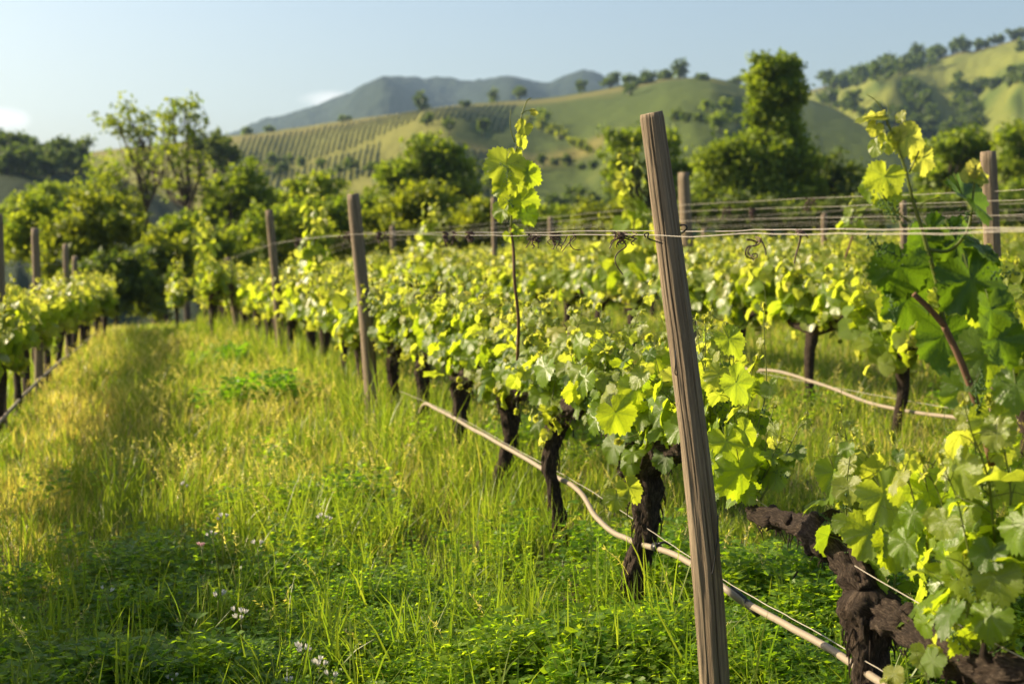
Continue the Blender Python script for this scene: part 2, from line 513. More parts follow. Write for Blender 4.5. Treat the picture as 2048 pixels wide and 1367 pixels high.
hill_fn('vine_hill', [-300, 0, 150, 300, 440, 600, 700, 850, 1000, 1130, 1200, 1330, 1420, 1480, 1560, 1620, 1700, 1800, 1950],
        [330, 318, 310, 292, 276, 257, 243, 226, 207, 191, 181, 160, 162, 174, 188, 200, 232, 270, 330],
        [420, 440, 450, 460, 480, 500, 520, 550, 580, 600, 610, 640, 650, 650, 650, 650, 640, 620, 600],
        130, -7, [(880, 0.62, 130, 0.3, 5), (560, 0.55, 120, 0.3, -3), (1120, 0.5, 130, 0.35, -4), (1420, 0.62, 110, 0.3, 4), (1600, 0.5, 90, 0.4, -4)], 5.0, 3)
hill_fn('right_hill', [1380, 1500, 1560, 1620, 1700, 1800, 1900, 2048, 2300, 2700],
        [300, 235, 205, 183, 163, 136, 110, 80, 40, 10],
        [900, 900, 900, 900, 900, 900, 900, 900, 900, 900],
        330, -7, [(1760, 0.55, 80, 0.25, 14), (1900, 0.45, 90, 0.25, -10), (2080, 0.5, 110, 0.3, 12)], 9.0, 9, 1.5)
hill_fn('left_hill', [-700, -300, -100, 0, 60, 110, 170, 230, 300, 380, 460],
        [270, 275, 290, 300, 300, 312, 330, 352, 380, 410, 450],
        [230] * 11, 110, -7, (), 5.0, 11)
hill_fn('mountain', [250, 380, 470, 530, 600, 680, 760, 800, 880, 940, 1000, 1090, 1130, 1165, 1200, 1260, 1350, 1500, 1700],
        [300, 280, 266, 243, 226, 200, 168, 158, 157, 164, 165, 170, 156, 143, 152, 175, 200, 240, 300],
        [2300] * 19, 1100, -10, [(760, 0.6, 60, 0.3, 40), (900, 0.5, 50, 0.3, -35), (1020, 0.6, 50, 0.3, 40)], 45.0, 21, 4.5)

def hill_pt(x, d, name):
    z = HILLS[name][0](np.asarray(x, float), np.asarray(d, float))
    return np.stack([(np.asarray(x, float) - 1024) / FPX * d, np.asarray(d, float) * np.ones_like(x), z], -1)

def hill_hit(x, y, name):
    """first point of a hill on the line of sight through photo pixel (x, y)"""
    f, xs, ds, d0 = HILLS[name]
    d1 = float(np.interp(x, xs, ds))
    d = np.linspace(d0 + 5, d1, 400)
    z = f(np.full(400, float(x)), d)
    yy = 470 - (z - CAM_Z) * FPX / d
    k = np.where(yy <= y)[0]
    k = k[0] if len(k) else 399
    return np.array([(x - 1024) / FPX * d[k], d[k], z[k]])

def build_hill(name, oname, mat, colour, nx=220, nt=70):
    f, xs, ds, d0 = HILLS[name]
    x = np.linspace(xs[0], xs[-1], nx)
    d1 = np.interp(x, xs, ds)
    t = np.concatenate([np.linspace(-0.12, 1.0, nt), np.linspace(1.04, 1.6, 12)])
    Xp = np.tile(x, (len(t), 1)); D = d0 + (d1 - d0)[None] * t[:, None]
    P = hill_pt(Xp, D, name)
    yy = 470 - (P[..., 2] - CAM_Z) * FPX / D
    C = colour(Xp, yy, D, np.tile(t[:, None], (1, nx)))
    n, m = Xp.shape
    i = np.arange(n - 1)[:, None] * m; j = np.arange(m - 1)[None]
    q = np.stack([i + j, i + j + 1, i + m + j + 1, i + m + j], -1).reshape(-1, 4)
    mb = MB(); mb.add(P.reshape(-1, 3), None, q, C.reshape(-1, 4))
    return tag(mb.build(oname, mat), kind='structure')

def lerp(a, b, t):
    t = np.asarray(t)[..., None]
    return np.asarray(a) * (1 - t) + np.asarray(b) * t

def col_vine(x, y, d, t):
    """field colours with painted light: sunlit left spur dry yellow, shaded slope beyond green"""
    n = fbm(x / 120.0, d / 90.0, 4, 4)
    dry = sm(0.38, 0.62, n + 0.45 * sm(1000, 760, x) - 0.30 * sm(900, 1100, x))  # random field dryness, shifted by painted sun on the left and shade on the right
    c = lerp([0.085, 0.11, 0.022, 1], [0.21, 0.195, 0.045, 1], dry)
    band = np.exp(-((t - 0.42 - 0.03 * np.sin(x / 90.0)) / 0.035) ** 2) * sm(900, 960, x) * sm(1260, 1180, x)
    c = lerp(c, [0.25, 0.2, 0.055, 1], band * 0.9)
    band2 = np.exp(-((t - 0.93) / 0.05) ** 2) * sm(1420, 1300, x)
    return lerp(c, [0.26, 0.21, 0.07, 1], band2 * 0.8)
def col_right(x, y, d, t):
    n = fbm(x / 110.0, d / 110.0, 8, 4)
    c = lerp([0.095, 0.125, 0.026, 1], [0.20, 0.205, 0.042, 1], sm(0.36, 0.6, n + 0.25 * sm(0.5, 0.8, t)))
    return lerp(c, [0.13, 0.10, 0.05, 1], sm(0.93, 0.98, t) * 0.7)
def col_left(x, y, d, t):
    n = fbm(x / 60.0, d / 40.0, 12, 3)
    return lerp([0.03, 0.045, 0.018, 1], [0.17, 0.14, 0.04, 1], sm(0.78, 0.95, t) * 0.8 + 0.0 * n)
def col_mount(x, y, d, t):
    n = fbm(x / 40.0, d / 120.0, 15, 4)
    return lerp([0.010, 0.019, 0.012, 1], [0.028, 0.042, 0.022, 1], n)
build_hill('vine_hill', 'hill', M_HILL, col_vine, 300, 90)
build_hill('right_hill', 'hill', M_HILL, col_right, 220, 70)
build_hill('left_hill', 'hill', M_HILL, col_left, 140, 40)
build_hill('mountain', 'mountain', M_MOUNT, col_mount, 520, 110)

# planted rows on the far slope: low hedges that follow the terrain
def build_far_rows():
    r = rng_(77); mb = MB()
    def field(x0, x1, t0, t1, dx, slant):
        f, xs, ds, d0 = HILLS['vine_hill']
        for xx in np.arange(x0, x1, dx):
            t = np.linspace(t0, t1, 34) + r.uniform(-0.01, 0.01)
            x = xx + slant * (t - t0)
            d = d0 + (np.interp(x, xs, ds) - d0) * t
            P = hill_pt(x, d, 'vine_hill')
            W = 0.3; H = 0.42 * r.uniform(0.85, 1.15, len(t))
            Lp = P + [-W, 0, -0.1]; Rp = P + [W, 0, -0.1]
            Tp = P.copy(); Tp[:, 2] += H; Tp[:, 0] += r.uniform(-.15, .15, len(t))
            n = len(t); V = np.concatenate([Lp, Tp, Rp])
            i = np.arange(n - 1)
            q = np.vstack([np.stack([i, i + 1, n + i + 1, n + i], 1), np.stack([n + i, n + i + 1, 2 * n + i + 1, 2 * n + i], 1)])
            c = np.array([0.115, 0.135, 0.03, 0]) * r.uniform(0.8, 1.2)
            mb.add(V, None, q, c)
    field(470, 830, 0.60, 0.93, 11.5, 70)
    field(500, 760, 0.36, 0.56, 12.5, 60)
    field(840, 1010, 0.55, 0.90, 11.5, 80)
    field(760, 1000, 0.20, 0.40, 16.0, 40)
    o = mb.build('far_vineyard_rows', M_CROWN)
    return tag(o, 'faint green planted rows striping the sunny slope of the far hill', 'vineyard', kind='stuff')
build_far_rows()

# ------------------------------------------------------------------ trees
LEAF_Q = (np.array([[-1, 0, 0], [0, -0.55, 0.12], [1, 0, 0], [0, 0.55, 0.12]], float), np.zeros((0, 3), int), np.array([[0, 1, 2, 3]]), np.zeros((4, 4)))

def frames(nrm, tip):
    z = norm(nrm); x = tip - z * np.sum(tip * z, -1, keepdims=True); x = norm(x)
    y = np.cross(z, x)
    return np.stack([x, y, z], -1)      # columns

def crown(mb, blobs, leaf, cover, r, c_lo, c_hi, clumps=14, spread=(0.5, 1.0), rc_k=0.4):
    for c, rad in blobs:
        c = np.asarray(c, float); rad = np.asarray(rad, float) * np.ones(3)
        for k in range(clumps):
            d = norm(r.normal(size=3)); d[2] = abs(d[2]) * 1.0 if r.random() < 0.35 else d[2]
            cc = c + rad * d * r.uniform(*spread)
            rc = rad.mean() * rc_k * r.uniform(0.55, 1.25)
            n = max(6, int(cover * 4 * math.pi * rc * rc / (leaf * leaf * 1.1)))
            n = min(int(n * .8), 2600)
            dd = norm(r.normal(size=(n, 3)))
            pos = cc + r.normal(size=(n, 3)) * rc * np.array([.62, .62, .48])
            nr = norm(dd * 0.7 + r.normal(size=(n, 3)) * 0.7 + [0, 0, 0.35])
            tp = r.normal(size=(n, 3)) + [0, 0, -0.4]
            M = frames(nr, tp) * (leaf * r.uniform(0.6, 1.3, n))[:, None, None]
            tone = np.clip(r.uniform(0.15, 0.85) + r.normal(0, 0.22, n), 0, 1)
            colr = np.asarray(c_lo)[None] * (1 - tone[:, None]) + np.asarray(c_hi)[None] * tone[:, None]
            def fn(D, colr=colr):
                D[..., :3] = colr[:, None, :]; D[..., 3] = 1; return D
            mb.inst(LEAF_Q, M, pos, fn)

DK = ((0.05, 0.085, 0.02), (0.125, 0.165, 0.032))
DK2 = ((0.038, 0.068, 0.022), (0.09, 0.13, 0.035))
MID = ((0.085, 0.14, 0.02), (0.20, 0.26, 0.032))
YEL = ((0.10, 0.165, 0.02), (0.25, 0.30, 0.035))
OLV = ((0.085, 0.125, 0.018), (0.22, 0.255, 0.028))

def make_tree(name, label, cat, blobs_px, Y, pal, leaf, cover=1.1, group=None, trunk=None, seed=0, clumps=24, rc_k=0.33, spread=(0.3, 1.2), depth=0.5, limbs=True, tr_r=None, yflat=0.9):
    """crown lobes given as (photo x, y, radius px) at distance Y; trunk=(x, y) fork"""
    r = rng_(1000 + seed)
    blobs = []
    for b in blobs_px:
        x, y, rp = b[:3]; ry = b[3] if len(b) > 3 else rp * yflat
        dY = r.uniform(-1, 1) * depth * rp * Y / FPX
        s = (Y + dY) / FPX
        blobs.append((at(x, y, Y + dY), np.array([rp * s, rp * s, ry * s])))
    cx = np.mean([b[0] for b in blobs], axis=0)
    bx, by = (cx[0], cx[1]) if trunk is None else (at(trunk[0], trunk[1], Y)[0], Y)
    base = np.array([bx, by, float(ground_z(bx, by)) - 0.15])
    t = thing(name, base, label, cat, group)
    mb = MB(); crown(mb, blobs, leaf, cover, r, pal[0], pal[1], clumps, spread, rc_k)
    mb.build('crown', M_CROWN, t, smooth=False)
    tb = MB()
    fork = base + (cx - base) * 0.55 if trunk is None else at(trunk[0], trunk[1], Y)
    H = max(1.0, cx[2] - base[2])
    R0 = tr_r if tr_r else 0.03 * H + 0.03
    P = spline([base, base + (fork - base) * 0.5 + r.normal(0, 0.04 * H, 3) * [1, 1, 0], fork], 12)
    tube(tb, P, np.linspace(R0 * 1.25, R0 * 0.8, 12), 8)
    if limbs:
        for c, rad in blobs:
            mid = (fork + c) * 0.5 + r.normal(0, 0.05 * H, 3)
            tube(tb, spline([fork - [0, 0, R0], mid, c + [0, 0, rad[2] * 0.4]], 9), np.linspace(R0 * 0.55, R0 * 0.12, 9), 6)
            for _ in range(3):
                e = c + norm(r.normal(size=3)) * rad * 0.8
                tube(tb, spline([mid, (mid + e) / 2 + r.normal(0, 0.03 * H, 3), e], 6), np.linspace(R0 * 0.25, R0 * 0.06, 6), 5)
    tb.build('trunk', M_TBARK, t)
    return t

# two airy tall trees on the left
make_tree('airy_tree', 'left of the two tall airy trees with a thin feathery crown against the sky', 'tree',
          [(215, 245, 26), (250, 222, 26), (285, 240, 24), (262, 270, 26), (300, 270, 22), (236, 250, 18), (225, 345, 44), (275, 325, 36), (190, 380, 36), (250, 400, 40), (300, 380, 26)],
          62, YEL, 0.11, 0.20, trunk=(290, 420), seed=1, clumps=22, rc_k=0.42, spread=(0.2, 1.25), tr_r=0.12)
make_tree('airy_tree', 'right of the two tall airy trees with a forked trunk showing through its crown', 'tree',
          [(330, 235, 22), (352, 215, 22), (385, 212, 24), (395, 240, 22), (340, 265, 24), (385, 275, 24), (330, 305, 32), (372, 320, 30), (405, 345, 26), (345, 370, 30), (420, 390, 26)],
          58, YEL, 0.11, 0.20, trunk=(378, 410), seed=2, clumps=22, rc_k=0.42, spread=(0.2, 1.25), tr_r=0.13)
make_tree('dark_tree', 'bluish dark rounded tree behind the right airy tree at the hill edge', 'tree',
          [(430, 300, 34), (400, 290, 24), (455, 320, 28)], 150, DK, 0.32, 1.1, seed=3)
make_tree('leafy_tree', 'dark green tree with lit crown right of the airy trees', 'tree',
          [(455, 385, 40), (490, 365, 38), (520, 400, 34), (440, 430, 40), (500, 430, 46)], 60, MID, 0.15, 1.0, seed=4)
make_tree('leafy_tree', 'low yellow-green tree beside the post tops at the left row end', 'tree',
          [(605, 385, 30), (645, 375, 32), (575, 410, 30), (665, 410, 28), (620, 420, 36)], 64, YEL, 0.15, 0.9, seed=5)
make_tree('round_tree', 'big dark green many-lobed tree in front of the striped vineyard slope', 'tree',
          [(870, 315, 50), (905, 345, 48), (835, 335, 38), (790, 360, 36), (775, 345, 24), (900, 390, 55), (830, 400, 50), (780, 400, 34), (940, 385, 24)],
          72, MID, 0.16, 1.1, seed=6)
make_tree('leafy_tree', 'green tree partly hidden behind the tall leaning near post', 'tree',
          [(1250, 300, 42), (1235, 345, 36), (1330, 290, 40), (1300, 350, 50), (1350, 350, 36), (1260, 390, 40), (1340, 410, 45)], 72, MID, 0.16, 1.1, seed=7)
make_tree('ivy_clad_tree', 'tall ivy-clad tree with a column crown above a broad leafy base', 'tree',
          [(x_ + dx_, y_, 30, 22) for y_ in (134, 156, 180, 204, 228, 252, 276, 300) for x_, dx_ in ((1552, -30), (1552, 24 if y_ < 250 else 14), (1552, 0))] + [(1550, 320, 54), (1505, 325, 54), (1455, 332, 48), (1600, 335, 50), (1435, 385, 48), (1520, 395, 66), (1610, 390, 58), (1470, 395, 50)],
          66, MID, 0.14, 1.7, seed=8, spread=(0.3, 1.05), rc_k=.45, clumps=14, limbs=False, depth=.9)
make_tree('dark_tree', 'low dark shaded tree just right of the ivy-clad column tree', 'tree',
          [(1665, 350, 42), (1700, 370, 36), (1670, 395, 50), (1640, 400, 45)], 68, DK, 0.16, 1.1, seed=9)
make_tree('round_tree', 'rounded green tree behind the right foreground shoot', 'tree',
          [(1905, 310, 46), (1950, 300, 40), (1890, 355, 46), (1950, 350, 48), (1870, 390, 40), (1930, 400, 50)], 75, MID, 0.17, 1.1, seed=10)
make_tree('round_tree', 'leafy tree cut by the right edge of the picture above the wires', 'tree',
          [(2030, 280, 40), (2060, 320, 50), (2015, 340, 40), (2040, 390, 55), (2100, 370, 60)], 72, MID, 0.17, 1.1, seed=11)

# bushes at the end of the rows
def bush(label, blobs, Y, pal, seed, leaf=0.10, cover=1.15, name='bush'):
    return make_tree(name, label, 'bush', blobs, Y, pal, leaf, cover, group='bushes behind the vineyard', seed=seed, clumps=24, tr_r=0.06, depth=0.8, limbs=False)
bush('bright leafy bush at the far left edge beyond the left vine row', [(70, 425, 34), (40, 450, 36), (85, 455, 40), (25, 490, 40), (80, 500, 50)], 42, YEL, 30)
bush('wide olive bush with a sunlit flat top behind the left row posts', [(165, 435, 50), (220, 425, 48), (140, 480, 52), (215, 480, 60), (265, 455, 40), (180, 520, 60), (110, 520, 50)], 38, OLV, 31)
bush('dark bush at the end of the grass lane below the olive bush', [(250, 540, 55), (190, 560, 50), (290, 575, 50), (235, 590, 50), (180, 600, 40)], 34, DK, 32)
bush('yellow-green bush spreading over the end of the grass lane', [(320, 510, 46), (290, 530, 40), (365, 520, 46), (330, 560, 50), (380, 570, 46), (310, 600, 45)], 36, OLV, 33)
bush('low green bush below the forked airy tree', [(390, 470, 42), (430, 490, 46), (350, 470, 36), (420, 530, 50), (470, 530, 46)], 42, YEL, 34)
bush('sunlit sloping bush left of the second post', [(530, 470, 50), (580, 450, 44), (500, 500, 46), (560, 500, 52), (620, 480, 46)], 44, YEL, 35)
bush('dark green bush behind the second post of the front row', [(650, 440, 42), (690, 450, 44), (720, 470, 46), (670, 490, 50)], 46, MID, 36)
bush('domed bush with a golden lit top in front of the many-lobed tree', [(850, 400, 50), (810, 425, 46), (890, 430, 46), (850, 460, 60), (790, 470, 46)], 46, OLV, 37)
bush('wide olive hedge bush left of the tall single shoot', [(740, 450, 40), (780, 480, 48), (720, 490, 44), (960, 430, 42), (930, 465, 50), (990, 460, 46), (900, 490, 50)], 44, OLV, 38)
bush('small bush right of the tall single shoot below the dark hillside', [(1080, 440, 32), (1050, 460, 36), (1110, 465, 36)], 60, MID, 39)
bush('golden-topped bush left of the tall leaning near post', [(1185, 435, 36), (1225, 430, 34), (1160, 460, 38), (1215, 465, 44), (1260, 450, 40)], 52, OLV, 40)
bush('dense dark bush under the ivy-clad tree behind the wires', [(1400, 425, 40), (1450, 430, 46), (1520, 440, 52), (1590, 440, 50), (1650, 440, 46), (1700, 435, 44)], 58, DK, 41, leaf=0.13)
bush('low shaded bush behind the wires right of the foreground shoot', [(1800, 425, 40), (1860, 425, 44), (1920, 425, 46), (1750, 435, 36), (1980, 425, 46), (2040, 425, 50)], 60, MID, 42, leaf=0.13)

bush('long low green hedge bush between the second post and the many-lobed tree', [(690, 425, 34), (730, 420, 34), (770, 425, 34), (660, 440, 34), (620, 445, 34)], 58, MID, 43)
bush('pale bush behind the wires between tall single shoot and leaning post', [(1040, 435, 30), (1120, 440, 30), (1000, 440, 30), (1080, 450, 34)], 66, YEL, 44)
bush('green bush filling the gap between the airy trees and the slope', [(560, 410, 34), (530, 430, 36), (590, 430, 34), (480, 440, 38), (640, 425, 30)], 70, MID, 45)
bush('hazy green bush left of the airy trees', [(110, 400, 36), (70, 410, 34), (150, 400, 34), (30, 420, 36)], 80, MID, 46)
# trees on the hills
def hill_tree(x, y, w, h, hill, label, pal=DK2, group=None, seed=0, name='hill_tree', cat='tree'):
    p = hill_hit(x, y, hill); s = p[1] / FPX
    r = rng_(3000 + seed); mb = MB()
    W = w * s / 2; H = h * s
    bl = []
    for k in range(5):
        a = r.uniform(0, 6.28)
        bl.append((p + [math.cos(a) * W * 0.45, math.sin(a) * W * 0.45, H * r.uniform(0.22, 0.72)], np.array([W * 0.6, W * 0.6, H * 0.32])))
    crown(mb, bl, 0.0016 * p[1], 0.9, r, pal[0], pal[1], 7, (0.4, 1.0), 0.5)
    o = mb.build(name, M_CROWN, None, smooth=False)
    tr = MB(); tube(tr, [p - [0, 0, 0.5], p + [0, 0, H * 0.5]], [W * 0.12, W * 0.06], 5)
    t = thing(name, p, label, cat, group)
    o.name = 'crown'; o.parent = t; o.location = -Vector(t.location)
    tr.build('trunk', M_TBARK, t)
    return t
HT = [
 (848, 224, 30, 38, 'vine_hill', 'square dark tree standing alone on the vineyard hill ridge', DK2),
 (856, 255, 26, 26, 'vine_hill', 'round dark bush just below the square ridge tree', DK2),
 (900, 268, 26, 28, 'vine_hill', 'dark bush right of the square ridge tree on the striped slope', DK2),
 (966, 275, 24, 38, 'vine_hill', 'narrow conical bush on the slope above the many-lobed tree', DK2),
 (986, 208, 24, 26, 'vine_hill', 'left of two round bushes on the middle of the ridge', DK2),
 (1038, 202, 30, 26, 'vine_hill', 'right of two round bushes on the middle of the ridge', DK2),
 (930, 217, 20, 12, 'vine_hill', 'tiny low bush on the ridge between square tree and round bushes', DK2),
 (692, 246, 28, 12, 'vine_hill', 'low flat bush on the left part of the ridge', DK2),
 (1160, 186, 26, 26, 'vine_hill', 'round bush on the ridge where the blue mountain meets it', DK2),
 (1255, 196, 34, 46, 'vine_hill', 'tall dark tree on the ridge below the hedgerow', DK2),
 (1220, 180, 36, 32, 'vine_hill', 'left end tree of the ridge hedgerow', DK2),
 (1286, 172, 50, 26, 'vine_hill', 'middle tree of the ridge hedgerow', DK2),
 (1325, 163, 36, 20, 'vine_hill', 'right end tree of the ridge hedgerow', DK2),
 (1357, 160, 34, 44, 'vine_hill', 'tallest tree on the hilltop left of the ivy-clad column', DK2),
 (1085, 252, 34, 28, 'vine_hill', 'pale green bush on the shaded slope right of the shoot tip', MID),
 (1112, 275, 26, 24, 'vine_hill', 'olive bush on the shaded slope', OLV),
 (1150, 296, 34, 20, 'vine_hill', 'brownish bush low on the shaded slope', OLV),
 (1412, 228, 26, 24, 'vine_hill', 'small pale tree on the shaded slope left of the ivy-clad column', MID),
 (1450, 230, 26, 36, 'vine_hill', 'slim tree in the hollow left of the ivy-clad column', MID),
 (1438, 268, 42, 44, 'vine_hill', 'broad pale tree in the hollow left of the ivy-clad column', MID),
 (1470, 172, 40, 14, 'vine_hill', 'low bush line on the saddle left of the ivy-clad column', DK2),
 (1400, 164, 40, 12, 'vine_hill', 'low bush on the hilltop right of the tallest hilltop tree', DK2),
 (500, 268, 26, 12, 'vine_hill', 'first low bush from the left end of the ridge', DK2),
 (540, 264, 22, 12, 'vine_hill', 'second low bush from the left end of the ridge', DK2),
 (565, 352, 34, 30, 'vine_hill', 'dark bush at the foot of the striped slope', DK2),
 (980, 380, 30, 60, 'vine_hill', 'pale slim tree at the foot of the slope behind the tall single shoot', MID),
 (1868, 108, 22, 26, 'right_hill', 'small round tree alone on the right ridge', DK2),
 (2030, 110, 20, 24, 'right_hill', 'small tree on the bright field near the right edge', DK2),
 (1905, 165, 24, 20, 'right_hill', 'small dark tree in the middle of the bright right field', DK2),
 (1690, 150, 20, 20, 'right_hill', 'small tree at the left end of the right ridge', DK2),
]
for i, a in enumerate(HT):
    hill_tree(*a[:6], pal=a[6], seed=i, group='trees and bushes on the hills')
r_ = rng_(5)
def wood(n, fx, hill, label, group, wr, pal=DK2):
    n = int(n * 1.05)
    for k in range(n):
        x, y = fx(k / max(1, n - 1))
        w = r_.uniform(*wr)
        hill_tree(x + r_.uniform(-5, 5), y + r_.uniform(-3, 3), w, w * r_.uniform(0.75, 1.2), hill, label, pal, group, seed=100 + int(x) + k)
wood(14, lambda t: (1640 + 270 * t, 178 - 66 * t), 'right_hill', 'dark round tree in the belt of trees along the right ridge', 'trees of the right ridge belt', (24, 40))
wood(10, lambda t: (1660 + 190 * t, 188 - 50 * t), 'right_hill', 'dark tree on the lower edge of the right ridge belt', 'trees of the lower right belt', (26, 40))
wood(8, lambda t: (1920 + 130 * t, 106 - 28 * t), 'right_hill', 'low dark bush along the top line of the right hill', 'bushes on the right hilltop', (16, 26))
wood(16, lambda t: (1760 + 190 * ((t * 7.3) % 1), 275 - 70 * t), 'right_hill', 'dark tree in the wood above the rounded tree on the right', 'trees of the right hillside wood', (34, 58))
wood(8, lambda t: (1940 + 110 * t, 190 - 22 * t), 'right_hill', 'dark hedge tree between the two bright right fields', 'trees of the right field hedge', (26, 40))
wood(9, lambda t: (1640 + 130 * t, 215 + 30 * t), 'right_hill', 'dark hedge tree in the dip right of the ivy-clad column', 'trees of the dip hedge', (24, 40))
wood(7, lambda t: (1345 + 150 * t, 246 + 6 * t), 'vine_hill', 'dark bush of the hedge across the shaded slope', 'bushes of the shaded slope hedge', (18, 28))
wood(9, lambda t: (480 + 260 * t, 340 - 8 * math.sin(5 * t)), 'vine_hill', 'dark bush of the hedge below the striped slope', 'bushes of the lower slope hedge', (18, 34))
wood(10, lambda t: (950 + 240 * t, 338 + 6 * math.sin(7 * t)), 'vine_hill', 'dark bush of the hedge under the pale field band', 'bushes of the band hedge', (16, 28))
wood(7, lambda t: (1060 + 120 * t, 250 + 60 * t), 'vine_hill', 'scrub bush in the diagonal gully of the shaded slope', 'scrub bushes of the gully', (16, 30), OLV)
wood(9, lambda t: (1660 + 260 * t, 300 - 40 * t + 18 * math.sin(9 * t)), 'right_hill', 'dark tree of the gully wood under the bright right fields', 'trees of the right gully wood', (28, 46))
wood(10, lambda t: (1040 + 190 * t, 420 + 8 * math.sin(9 * t)), 'vine_hill', 'hazy tree at the foot of the shaded slope', 'trees at the slope foot', (30, 46))
wood(18, lambda t: (5 + 165 * t, 318 + 45 * ((t * 5.7) % 1)), 'left_hill', 'dark hazy tree on the low wooded hill at the left edge', 'trees of the left wooded hill', (38, 66))
hill_tree(65, 312, 40, 34, 'left_hill', 'rounded dark tree on the skyline of the left wooded hill', DK2, seed=901)
hill_tree(132, 322, 44, 48, 'left_hill', 'tallest tree on the skyline of the left wooded hill', DK2, seed=902)

# ------------------------------------------------------------------ posts
def make_post(label, pts, rad, seed, crack=None, sides=16, rings=26, group='wooden trellis posts'):
    P = spline(pts, rings)
    base = P[0]
    t = thing('wooden_post', base, label, 'post', group)
    R = np.linspace(rad[0], rad[1], rings)
    fn = fnoise(seed, 1.7, 2.2, 0.085, 0.09)
    def disp(a, L):
        o = fn(a, L)
        o = o + 0.03 * np.sin(a * 3 + L * 0.6 + seed) + 0.02 * np.sin(a * 5 - L * 0.9)
        if crack:
            for ca, l0, l1, w, dep in crack:
                cen = ca + 0.10 * np.sin(L * 3.1) + 0.03 * np.sin(L * 17)
                o = o - dep * np.exp(-((a - cen) / w) ** 2) * sm(l0, l0 + 0.15, L) * sm(l1, l1 - 0.2, L)
        o[-1] *= 0.93; o[-1] += 0.02 * np.sin(a[-1] * 2)
        return o
    # slightly slanted, worn top
    mb = MB(); tube(mb, P, R, sides, disp, rnd=seed * 0.37)
    v_ = mb.V[-1]; k_ = sides                      # chipped, slanted sawn top
    ring = v_[(rings - 1) * k_: rings * k_]
    a_ = np.arctan2(ring[:, 1] - P[-1][1], ring[:, 0] - P[-1][0])
    ring[:, 2] += .10 * rad[1] * np.cos(a_ - 1) + .16 * rad[1] * (fbm(np.cos(a_) * 2 + 5, np.sin(a_) * 2 + seed, seed, 3) - .5)
    mb.build('post_shaft', M_POST, t)
    return t

def post_px(label, top, Y, dia, lean=0.0, seed=0, base_x=None, **k):
    tp = at(top[0], top[1], Y)
    bx = tp[0] if base_x is None else (base_x - 1024) / FPX * Y
    b = np.array([bx, Y + lean, float(ground_z(bx, Y)) - 0.3])
    mid = (tp + b) / 2 + np.array([0.012, 0, 0])
    return make_post(label, [b, mid, tp], (dia * 0.56, dia * 0.47), seed, **k)

b0 = at(1431, 1400, 4.1); b0[2] = float(ground_z(b0[0], 4.1)) - 0.35; b0[0] += 0.035
near_post = make_post('tall weathered post leaning left in the middle foreground, sharply in focus, with a split side',
          [b0, at(1418, 1180, 4.1), at(1386, 860, 4.1), at(1345, 540, 4.1), at(1303, 226, 4.1)], (0.0455, 0.0345), 3,
          crack=[(3.30, 0.0, 1.2, 0.04, 0.36), (2.85, 1.05, 2.3, 0.035, 0.16), (3.75, 0.7, 2.2, 0.03, 0.18), (2.45, 0.2, 2.1, 0.04, 0.06), (4.2, 0.0, 1.0, 0.03, 0.08)], sides=180, rings=130)
post2 = post_px('weathered post with a flat top, second in the front row beyond the leaning one', (705, 388), 11.0, 0.102, seed=5, base_x=752, sides=24, rings=40)
post_px('slim leaning post where the front row wire starts to descend', (538, 420), 16.7, 0.095, seed=6, base_x=566)
post_px('short dark post at the far end of the front row', (454, 516), 22.6, 0.12, seed=7, base_x=482)
post_px('thick post of the second row at the right edge above the foreground leaves', (1976, 303), 8.4, 0.095, seed=8, base_x=2010, sides=24, rings=40)
post_px('post of the second row just right of the tall leaning near post', (1367, 345), 13.3, 0.115, seed=9, base_x=1388, sides=20, rings=34)
post_px('thin sunlit stake standing beside the tall single shoot', (987, 395), 20.8, 0.075, seed=10, base_x=988)
post_px('dark blurred post right of the tall single shoot, below the wires', (1101, 434), 27, 0.11, seed=11, base_x=1104)
post_px('short grey post between the second post and the blurred slender shoot', (785, 452), 29, 0.12, seed=12, base_x=788)
post_px('grey metal-like post of the third row left of the foreground shoot', (1806, 402), 14.4, 0.075, seed=13, base_x=1812)
post_px('dark blurred post in the middle of the right background vines', (1648, 428), 22, 0.10, seed=14, base_x=1650)
post_px('small bluish post seen just right of the leaning post under the wires', (1408, 458), 27, 0.10, seed=15, base_x=1410)
post_px('thin grey post in the back rows left of the foreground shoot', (1706, 452), 26, 0.10, seed=16, base_x=1707)
post_px('small post at the right edge beyond the second row post', (1985, 420), 20, 0.09, seed=17, base_x=1987)
post_px('post cut off by the left edge of the picture in the left row', (-3, 428), 12.0, 0.075, seed=18, base_x=-6)
post_px('thicker of the two posts standing in the left row', (70, 456), 15.0, 0.085, seed=19, base_x=72)
post_px('farther of the two posts standing in the left row', (131, 488), 19, 0.085, seed=20, base_x=134)
post_px('dark stake low behind the left row near the shrubs', (150, 512), 22, 0.09, seed=21, base_x=143)

# ------------------------------------------------------------------ wires and hoses
def wire(label, pts, rad, seed, name='trellis_wire', cat='wire', group='trellis wires', n=160, wob=0.006, mat=None):
    r = rng_(seed)
    P = spline(pts, n)
    k = np.linspace(0, 60, n)
    P[:, 2] += wob * (fbm(k, k * 0 + seed, seed, 3) - 0.5) * 2
    P[:, 0] += wob * (fbm(k, k * 0 + seed + 9, seed + 3, 3) - 0.5) * 2
    mb = MB(); tube(mb, P, rad, 6)
    o = mb.build(name, mat or M_WIRE)
    return tag(o, label, cat, group)

